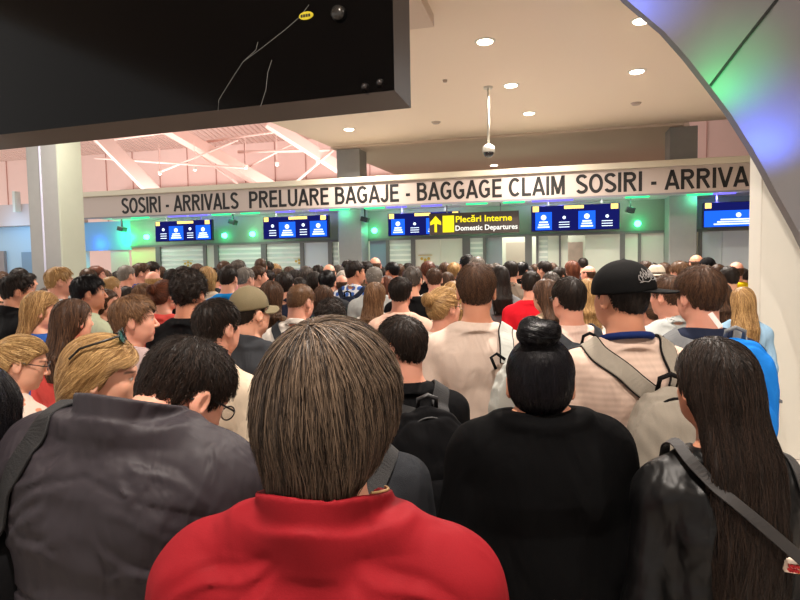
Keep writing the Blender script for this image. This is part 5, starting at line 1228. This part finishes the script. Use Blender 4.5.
e, M, g, HM = person(700, 266, 2.6, 'm', 'short', 'brown', 'tee', 'short', T['navy'], 'person with tousled brown hair in a navy t-shirt carrying a blue backpack, at right', gaze=10, body=-12, seed=26, res='hero', skin='p', th=.018)
m_bb = CL('bag_blue', (30, 120, 210)); m_bgr = CL('bag_slate', (112, 114, 116))
be = backpack(e, M, g, 'round', 'hero', (m_bb, m_bb, m_bgr, m_bgr), 'bright blue and grey backpack with a paper tag, at right', top=1.47, x=.075, strapw=.065)
MB().box(-.05, .05, -.004, .004, -.03, .03).build('emblem_patch', m_bgr, be, Matrix.Translation((0, -.088, .36)) @ Matrix.Rotation(R(-20), 4, 'X'))
MB().box(-.010, .010, -.0015, .0015, -.07, 0).build('paper_tag', plain('tag_paper', (240, 226, 222), .6), be, Matrix.Translation((-.10, -.0, .58)) @ Matrix.Rotation(R(-32), 4, 'Y') @ Matrix.Rotation(R(-18), 4, 'X'))
# ---- rows listed from near to far, left to right: pixel of the head, its top, distance
e, M, g, HM = person(250, 289, 2.95, 'm', 'crop', 'dark', 'jacket', 'long', T['dgrey'], 'person in an olive cap and dark jacket left of the middle', gaze=-38, body=-18, seed=1, htop=.012, heavy=.3)
put_cap(e, HM, plain('cap_olive', (112, 100, 72), .8, bump=.2, scale=200), None, False)
person(330, 299, 3.05, 'f', 'curly', 'dark', 'shirt', 'long', T['black'], 'person with rounded dark wavy hair just above the greying head in the middle', gaze=0, th=.010)
person(72, 299, 3.15, 'f', 'long', 'brown', 'hoodie', 'long', T['coral'], 'person with long straight brown hair and a coral top near the left edge', gaze=-30, ln=.30)
e, M, g, HM = person(133, 295, 3.0, 'f', 'short', 'lbrown', 'jacket', 'long', T['mauve'], 'person with short light brown hair in profile, mauve jacket, left of the curly head', gaze=-68, th=.016, skin='p')
person(188, 270, 2.95, 'm', 'curly', 'dark', 'tee', 'short', T['black'], 'person with curly dark brown hair and black t-shirt', gaze=-8, th=.014, skin='t')
person(41, 291, 3.45, 'f', 'long', 'gold', 'hoodie', 'long', T['blue'], 'person with long golden blond hair and blue hooded jacket at left', gaze=-62, body=-20, ln=.34)
person(88, 275, 3.65, 'm', 'short', 'black', 'hoodie', 'long', T['sage'], 'person with short black hair in profile and pale sage hoodie', gaze=-58, th=.012, skin='t')
person(17, 274, 4.3, 'm', 'short', 'dark', 'jacket', 'long', T['black'], 'person with dark hair looking right in a black jacket at the left edge', gaze=-50, skin='t')
e, M, g, HM = person(300, 285, 3.4, 'm', 'crop', 'lbrown', 'shirt', 'long', T['white'], 'person with cropped light brown hair and white shirt carrying a black backpack', gaze=-30, pitch=12, skin='p')
backpack(e, M, g, 'big', 'mid', (T['black'], T['black'], T['dgrey'], T['black']), 'black backpack on the white shirt above the greying head', top=1.40)
e, M, g, HM = person(444, 287, 3.35, 'f', 'backbun', 'gold', 'tee', 'short', T['white'], 'person with golden blond bun and glasses in a white t-shirt', gaze=-52, body=-20, skin='p')
put_glasses(e, HM, plain('glasses_black', (16, 16, 16), .3), m_clear)
e, M, g, HM = person(569, 277.5, 3.2, 'm', 'short', 'dark', 'tee', 'short', T['pinkw'], 'person with short dark hair and glasses in a pinkish t-shirt with dark straps', gaze=14, skin='p', heavy=.3)
put_glasses(e, HM, plain('glasses_black', (16, 16, 16), .3), m_clear)
backpack(e, M, g, 'big', 'mid', (T['dgrey'], T['black'], T['dgrey'], T['black']), 'dark grey backpack on the person in pinkish t-shirt behind the black bun', top=1.42)
person(271, 281, 3.9, 'f', 'long', 'brown', 'shirt', 'long', T['brown'], 'person with long brown hair right behind the olive cap', gaze=0, ln=.25)
person(400, 277, 4.3, 'm', 'short', 'dark', 'tee', 'short', T['peach'], 'person with short dark hair in a peach t-shirt left of the golden bun', gaze=-6, skin='p')
person(546, 279, 4.1, 'f', 'long', 'brown', 'jacket', 'long', T['beige'], 'person with long wavy brown hair and beige jacket left of the pinkish t-shirt', gaze=24, ln=.26)
e, M, g, HM = person(645, 294, 4.0, 'f', 'pony', 'brown', 'tee', 'short', T['white'], 'person with a brown ponytail right of the cap wearer', gaze=46, skin='p')
person(668, 275, 3.7, 'm', 'short', 'brown', 'shirt', 'short', T['lgrey'], 'person with short reddish brown hair in a grey shirt between cap and blue backpack', gaze=32, skin='p', th=.013)
person(587, 279, 4.6, 'f', 'long', 'gold', 'tee', 'short', T['white'], 'person with long golden hair just left of the black cap', gaze=-10, ln=.24)
person(375, 282, 4.6, 'f', 'long', 'lbrown', 'tee', 'short', T['white'], 'person with long light brown hair and white t-shirt right of the middle column', gaze=-14, ln=.30)
person(323, 286, 4.2, 'f', 'bob', 'brown', 'shirt', 'long', T['navy'], 'person with a brown bob behind the rounded dark hair', gaze=8)
person(743, 287, 4.4, 'f', 'long', 'gold', 'shirt', 'long', T['sky'], 'person with long golden blond hair and pale blue shirt against the white column', gaze=-20, ln=.34)
person(59, 267, 5.1, 'm', 'short', 'blond', 'tee', 'short', T['lgrey'], 'person with short sandy hair and a beard in front of the big left column', gaze=-50, skin='p')
person(49, 288, 4.4, 'f', 'bob', 'brown', 'shirt', 'long', T['grey'], 'person with a brown bob just above the golden blond hair at left', gaze=-20)
person(105, 289, 4.3, 'f', 'long', 'brown', 'shirt', 'long', T['black'], 'person with glasses and brown hair facing right behind the sage hoodie', gaze=-76, ln=.2)
person(143, 284, 4.5, 'f', 'bob', 'lbrown', 'shirt', 'long', T['taupe'], 'person with light brown bob above the mauve jacket', gaze=-10)
person(165, 280, 4.6, 'f', 'backbun', 'auburn', 'tee', 'short', T['coral'], 'person in a coral top beside the curly head', gaze=-30, skin='p')
person(412, 266.5, 5.3, 'm', 'short', 'salt', 'tee', 'short', T['black'], 'person with greying hair in a black t-shirt left of the tall white t-shirt', gaze=-10)
person(110, 277, 5.4, 'm', 'crop', 'blond', 'hoodie', 'long', T['sage'], 'person with close cropped reddish hair in a pale green hoodie', gaze=-20, skin='p')
person(126, 287.5, 5.2, 'f', 'bob', 'dark', 'shirt', 'long', T['black'], 'person with dark bobbed hair between the cropped head and the light brown bob', gaze=0)
person(284, 272, 5.3, 'm', 'short', 'dark', 'shirt', 'long', T['navy'], 'person with round dark hair below the left screens, dark shirt', gaze=4, th=.016)
person(327, 270, 5.5, 'm', 'short', 'black', 'shirt', 'long', T['dgrey'], 'person with smooth black hair left of the middle column', gaze=0, th=.014)
person(531, 271, 5.3, 'm', 'short', 'dark', 'tee', 'short', T['red'], 'person in a bright red t-shirt with dark hair', gaze=-24, skin='p', heavy=.5)
person(729, 266.5, 5.95, 'm', 'short', 'dark', 'shirt', 'short', T['sky'], 'person with short dark hair and light blue shirt near the white column', gaze=6)
person(720, 282, 4.9, 'f', 'long', 'brown', 'jacket', 'long', T['taupe'], 'person with brown hair behind the tousled head, taupe jacket', gaze=0, ln=.22)
person(299, 278, 5.2, 'f', 'bob', 'dark', 'shirt', 'long', T['black'], 'person with dark bob above the black backpack straps', gaze=0)
person(453, 281, 5.0, 'f', 'long', 'gold', 'tee', 'short', T['cream'], 'person with golden hair hidden behind the tall white t-shirt', gaze=0, ln=.2)
person(228, 266, 5.9, 'm', 'short', 'dark', 'tee', 'short', T['bright'], 'person with dark hair in a bright blue t-shirt', gaze=-8)
person(245, 267.5, 6.1, 'm', 'short', 'grey', 'tee', 'short', T['teal'], 'person with short grey hair in a teal t-shirt', gaze=-30, skin='p')
e, M, g, HM = person(355, 261, 6.2, 'm', 'short', 'dark', 'shirt', 'long', T['plaid'], 'person in a blue and white plaid shirt looking right with a navy backpack', gaze=-60, body=-14, skin='t')
backpack(e, M, g, 'slim', 'mid', (T['navy'], T['navy'], T['navy'], T['black']), 'navy backpack on the plaid shirt', top=1.40, strapw=.05)
person(374, 267, 5.8, 'm', 'crop', 'grey', 'tee', 'short', T['lgrey'], 'person with cropped grey hair and pale grey t-shirt beside the plaid shirt', gaze=0, heavy=.4, skin='p')
person(341, 275.5, 5.9, 'm', 'bald', 'brown', 'tee', 'short', T['peach'], 'balding person in a peach t-shirt seen left of the plaid shirt', gaze=20, skin='p')
person(387, 276, 5.7, 'f', 'bob', 'auburn', 'tee', 'short', T['white'], 'person with auburn bobbed hair right of the pale grey t-shirt', gaze=0)
person(434, 268, 6.3, 'm', 'short', 'brown', 'tee', 'short', T['white'], 'person with short brown hair in a white t-shirt above the golden bun', gaze=0, skin='p')
person(500, 265.5, 5.2, 'f', 'long', 'dark', 'tee', 'short', T['grey'], 'person with long dark hair and grey t-shirt right of the tall white t-shirt', gaze=0, ln=.32)
person(489, 264.5, 5.6, 'm', 'short', 'brown', 'tee', 'short', T['dgrey'], 'person with brown hair in profile just right of the tall white t-shirt', gaze=-50)
person(510.5, 261, 6.4, 'm', 'short', 'dark', 'suit', 'long', T['taupe'], 'broad person in a taupe jacket below the yellow lettered sign', gaze=0, heavy=.6)
person(551, 272, 5.8, 'm', 'short', 'salt', 'shirt', 'long', T['grey'], 'person with dark grey hair right of the red t-shirt', gaze=0)
e, M, g, HM = person(656, 266.5, 6.0, 'm', 'short', 'brown', 'shirt', 'long', T['beige'], 'person in a white brimmed hat', gaze=0, htop=.012)
put_hat(e, HM, plain('hat_white', (228, 218, 198), .8, bump=.2, scale=200), plain('hat_ribbon', (120, 110, 100), .6))
person(680, 261, 6.0, 'm', 'short', 'lbrown', 'shirt', 'long', T['taupe'], 'person with swept light brown hair right of the white hat', gaze=20, skin='p', th=.018)
person(207, 267, 6.2, 'f', 'bob', 'blond', 'tee', 'short', T['cream'], 'person with ash blond bob right of the curly head', gaze=0)
person(258, 266, 6.6, 'm', 'short', 'brown', 'shirt', 'long', T['brown'], 'person with brown hair facing right beside the teal t-shirt', gaze=-60, skin='p')
person(268, 270, 6.8, 'm', 'short', 'dark', 'tee', 'short', T['black'], 'person with dark hair in black between teal t-shirt and round dark hair', gaze=0)
person(306, 266, 6.6, 'm', 'short', 'salt', 'jacket', 'long', T['grey'], 'person with greying hair and grey jacket under the second screen', gaze=0, th=.016)
person(314.5, 272, 6.3, 'f', 'bob', 'dark', 'shirt', 'long', T['black'], 'person with dark hair between the grey jacket and the smooth black hair', gaze=0)
person(447, 272, 6.6, 'f', 'long', 'brown', 'tee', 'short', T['white'], 'person with long brown hair above the golden bun at its right', gaze=0, ln=.3)
person(428, 261, 7.6, 'f', 'short', 'auburn', 'jacket', 'long', T['black'], 'person with auburn hair in black under the third screen', gaze=0, th=.018)
person(467.5, 254.5, 6.6, 'm', 'short', 'black', 'jacket', 'long', T['navy'], 'tall person with black hair rising behind the white t-shirt', gaze=0)
person(477, 256.5, 6.0, 'm', 'short', 'grey', 'shirt', 'long', T['dgrey'], 'tall person with grey hair directly behind the white t-shirt', gaze=0, th=.014)
person(172, 269, 6.3, 'm', 'short', 'dark', 'shirt', 'long', T['black'], 'person with dark hair behind the curly head at its left', gaze=0)
person(153, 271.5, 6.3, 'm', 'bald', 'blond', 'shirt', 'long', T['cream'], 'balding person left of the curly head in a cream shirt', gaze=0, skin='p')
person(126, 265.5, 6.6, 'm', 'crop', 'grey', 'jacket', 'long', T['dgrey'], 'person with cropped grey hair and dark jacket below the blue end wall', gaze=-20, skin='p')
person(141, 263, 7.2, 'm', 'short', 'brown', 'shirt', 'short', T['blue'], 'person in a blue shirt facing right below the end of the lettered beam', gaze=-60, skin='p')
person(152, 261.5, 8.2, 'm', 'short', 'dark', 'shirt', 'short', T['denim'], 'person in denim blue right beside the blue shirt', gaze=-20)
person(707, 257.5, 7.4, 'm', 'crop', 'black', 'shirt', 'long', T['black'], 'person in a black beanie right of the bald head below the bright screen', gaze=0, htop=.02)
e, M, g, HM = PEOPLE[-1][3], PEOPLE[-1][3].matrix_world, None, head_matrix(0, 0)
V_, F_ = grid_mesh([ell((0, -.012, .06), (.09, .108, .092), None, .02), P((-.3, -.3, -.3), (.3, .3, .0), lambda x, y, z: z - .005 - .3 * y + 0 * x, .008, 'sub')], (-.13, -.15, -.08), (.13, .15, .18), .009); link('beanie', mesh_from('beanie', V_, F_), T['black'], e, HM)
person(696, 255, 7.6, 'm', 'bald', 'brown', 'tee', 'short', T['grey'], 'balding person below the right grey column', gaze=0, skin='t')
person(736, 262, 7.2, 'm', 'bald', 'brown', 'tee', 'short', T['yellow'], 'balding person in a yellow top against the white column', gaze=0, skin='p')
person(718, 264.5, 6.6, 'm', 'short', 'brown', 'jacket', 'long', T['brown'], 'person with brown hair left of the light blue shirt', gaze=-30)
person(645, 261, 7.4, 'm', 'short', 'brown', 'shirt', 'long', T['taupe'], 'person with brown hair left behind the white hat', gaze=0)
person(653, 263, 8.2, 'm', 'short', 'dark', 'shirt', 'long', T['dgrey'], 'person with dark hair just behind the white hat', gaze=-20)
person(8, 276, 6.0, 'm', 'short', 'brown', 'shirt', 'long', T['brown'], 'person with brown hair at the left edge behind the black jacket', gaze=-10)
person(19, 268, 6.9, 'm', 'short', 'dark', 'shirt', 'long', T['dgrey'], 'person with dark hair between the left edge and the big column', gaze=0)
person(88, 268.5, 7.0, 'm', 'short', 'brown', 'shirt', 'long', T['grey'], 'person with brown hair right beside the big left column', gaze=0)
person(96, 266, 7.8, 'm', 'short', 'auburn', 'tee', 'short', T['pinkw'], 'person with reddish hair near the big left column', gaze=-60, skin='p')
person(104, 270, 8.4, 'f', 'bob', 'brown', 'shirt', 'long', T['taupe'], 'person with brown bob behind the cropped reddish head', gaze=0)
# far rows by the booths: head pixel, top, distance, sex, hair, colour, garment, cloth, what singles it out
FAR = [(224, 261, 8.2, 'm', 'short', 'brown', 'tee', 'pink', 'person in a pink t-shirt behind the bright blue t-shirt'), (238, 260, 8.6, 'm', 'short', 'salt', 'shirt', 'dgrey', 'person with dark grey hair behind the teal t-shirt'),
       (260.5, 258.5, 9.0, 'm', 'crop', 'brown', 'shirt', 'taupe', 'tall person with cropped brown hair under the left striped booth glass'), (268, 261.5, 9.4, 'm', 'short', 'dark', 'jacket', 'black', 'person with dark hair under the left edge of the second screen'),
       (277, 268.5, 8.0, 'f', 'long', 'brown', 'tee', 'peach', 'person with brown hair in peach behind the round dark hair'), (289, 266.5, 8.6, 'm', 'short', 'brown', 'shirt', 'olive', 'person with brown hair under the gold booth emblem at left'),
       (295, 270, 7.6, 'f', 'bob', 'dark', 'shirt', 'black', 'person with a dark bob below the second screen'), (318, 265, 9.0, 'm', 'short', 'dark', 'shirt', 'navy', 'person with dark hair at the right end of the second screen'),
       (329, 264.5, 7.8, 'm', 'bald', 'brown', 'shirt', 'taupe', 'balding person at the left foot of the middle column'), (338, 265, 9.4, 'm', 'short', 'salt', 'shirt', 'grey', 'person with greying hair at the foot of the middle column'),
       (343, 271, 7.4, 'f', 'bob', 'white', 'shirt', 'white', 'person with white hair left of the plaid shirt'), (348, 260, 8.8, 'm', 'short', 'dark', 'jacket', 'dgrey', 'person with dark hair behind the plaid shirt'),
       (366, 261, 8.4, 'm', 'short', 'dark', 'jacket', 'brown', 'person with dark hair at the right side of the middle column'), (375, 257.5, 9.0, 'm', 'bald', 'brown', 'tee', 'sky', 'balding tall person before the slate booth door'),
       (392, 262, 8.2, 'm', 'short', 'black', 'tee', 'red', 'person with black hair in a red t-shirt under the third screen'), (399, 264, 8.8, 'm', 'short', 'brown', 'shirt', 'grey', 'person with brown hair right beside the far red t-shirt'),
       (418, 267, 8.0, 'f', 'bob', 'brown', 'shirt', 'taupe', 'person with a brown bob under the third screen'), (445, 262.5, 8.8, 'm', 'short', 'brown', 'tee', 'white', 'person with brown hair below the yellow arrow'),
       (454, 262.5, 8.0, 'm', 'short', 'blond', 'tee', 'sage', 'person with sandy hair below the yellow plate of the lettered sign'), (459, 264, 9.4, 'm', 'short', 'dark', 'shirt', 'navy', 'person with dark hair left behind the two tall heads'),
       (483, 268, 9.6, 'm', 'short', 'dark', 'shirt', 'black', 'person with dark hair just right of the tall grey head'), (522, 262, 8.4, 'm', 'short', 'black', 'jacket', 'black', 'person with black hair at the right end of the lettered sign'),
       (528, 266, 9.4, 'm', 'short', 'dark', 'jacket', 'dgrey', 'person with dark hair behind the bright red t-shirt'), (535, 264, 10.2, 'm', 'crop', 'brown', 'shirt', 'taupe', 'person with cropped brown hair left of the wide screen'),
       (544, 261, 8.6, 'm', 'short', 'dark', 'shirt', 'grey', 'person with dark hair below the left end of the wide screen'), (552, 263, 9.2, 'm', 'short', 'brown', 'shirt', 'lgrey', 'person with brown hair below the wide screen'),
       (558.5, 267, 8.2, 'm', 'short', 'dark', 'shirt', 'navy', 'person with dark hair below the middle of the wide screen'), (572, 261, 8.2, 'f', 'bob', 'auburn', 'shirt', 'black', 'person with auburn hair below the gold emblem at right'),
       (583, 258, 11.5, 'm', 'short', 'dark', 'shirt', 'dgrey', 'distant person standing in the right booth doorway'), (588, 266, 8.4, 'm', 'bald', 'brown', 'shirt', 'peach', 'balding person left of the black cap'),
       (214, 268, 8.0, 'm', 'short', 'dark', 'shirt', 'dgrey', 'person with dark hair below the first screen at its right'), (183, 266, 8.2, 'm', 'short', 'dark', 'shirt', 'grey', 'person with dark hair below the first screen'),
       (197, 264, 9.0, 'f', 'bob', 'brown', 'shirt', 'mauve', 'person with a brown bob below the first screen'), (160, 266.5, 9.4, 'm', 'short', 'brown', 'tee', 'white', 'person with brown hair at the left end of the first screen'),
       (176, 272, 7.4, 'f', 'bob', 'blond', 'shirt', 'cream', 'person with a blond bob left behind the curly head'), (118, 271, 8.6, 'm', 'short', 'dark', 'tee', 'sky', 'person with dark hair in pale blue below the blue end wall'),
       (28, 273, 8.4, 'm', 'short', 'dark', 'shirt', 'navy', 'person with dark hair left of the big column, far back'), (2, 272, 8.6, 'f', 'bob', 'brown', 'shirt', 'taupe', 'person with brown bob cut by the left edge, far back'),
       (310, 268, 10.0, 'm', 'crop', 'brown', 'tee', 'white', 'person with cropped brown hair far back below the second screen'), (382, 267, 9.8, 'm', 'short', 'dark', 'shirt', 'dgrey', 'person with dark hair before the slate booth door, far back'),
       (408, 263, 10.2, 'm', 'short', 'dark', 'jacket', 'black', 'person with dark hair far back below the left edge of the lettered sign'), (436, 266, 10.4, 'f', 'bob', 'dark', 'shirt', 'brown', 'person with dark bob far back below the yellow arrow'),
       (496, 263, 10.0, 'm', 'short', 'salt', 'shirt', 'grey', 'person with greying hair far back before the grey blue booth door'), (566, 268, 10.4, 'm', 'short', 'dark', 'tee', 'black', 'person with dark hair far back below the right half of the wide screen'),
       (664, 263, 9.8, 'f', 'bob', 'brown', 'shirt', 'mauve', 'person with brown bob at the left foot of the right grey column'), (685, 262, 9.4, 'm', 'short', 'dark', 'tee', 'white', 'person with dark hair at the foot of the right grey column'),
       (713, 263, 9.4, 'm', 'short', 'brown', 'shirt', 'green', 'person with brown hair behind the black beanie'), (742, 268, 8.6, 'm', 'short', 'dark', 'shirt', 'navy', 'person with dark hair far back against the white column'),
       (250, 268, 9.8, 'm', 'short', 'dark', 'shirt', 'black', 'person with dark hair far back below the second green lamp'), (275, 264, 10.8, 'f', 'bob', 'blond', 'shirt', 'cream', 'person with blond bob far back below the second screen'),
       (628, 268, 9.8, 'm', 'short', 'dark', 'shirt', 'grey', 'person with dark hair behind the black cap'), (605, 270, 9.0, 'f', 'bob', 'brown', 'shirt', 'taupe', 'person with brown bob hidden behind the crown of the black cap')]
for k, (px, pt, Y, sx, hr, hc, kd, cl, lb) in enumerate(FAR):
    person(px, pt, Y, sx, hr, hc, kd, 'short' if kd == 'tee' else 'long', T[cl], lb, gaze=(0, -40, 20, 0, 40)[k % 5], skin='lptl'[k % 4], th=.014)
# who stands too close to whom
for a in range(len(PEOPLE)):
    for b in range(a):
        dd = math.hypot(PEOPLE[a][0] - PEOPLE[b][0], PEOPLE[a][1] - PEOPLE[b][1])
        if dd < .30: print('CLOSE %.2f' % dd, PEOPLE[a][2][:50], '|', PEOPLE[b][2][:50])
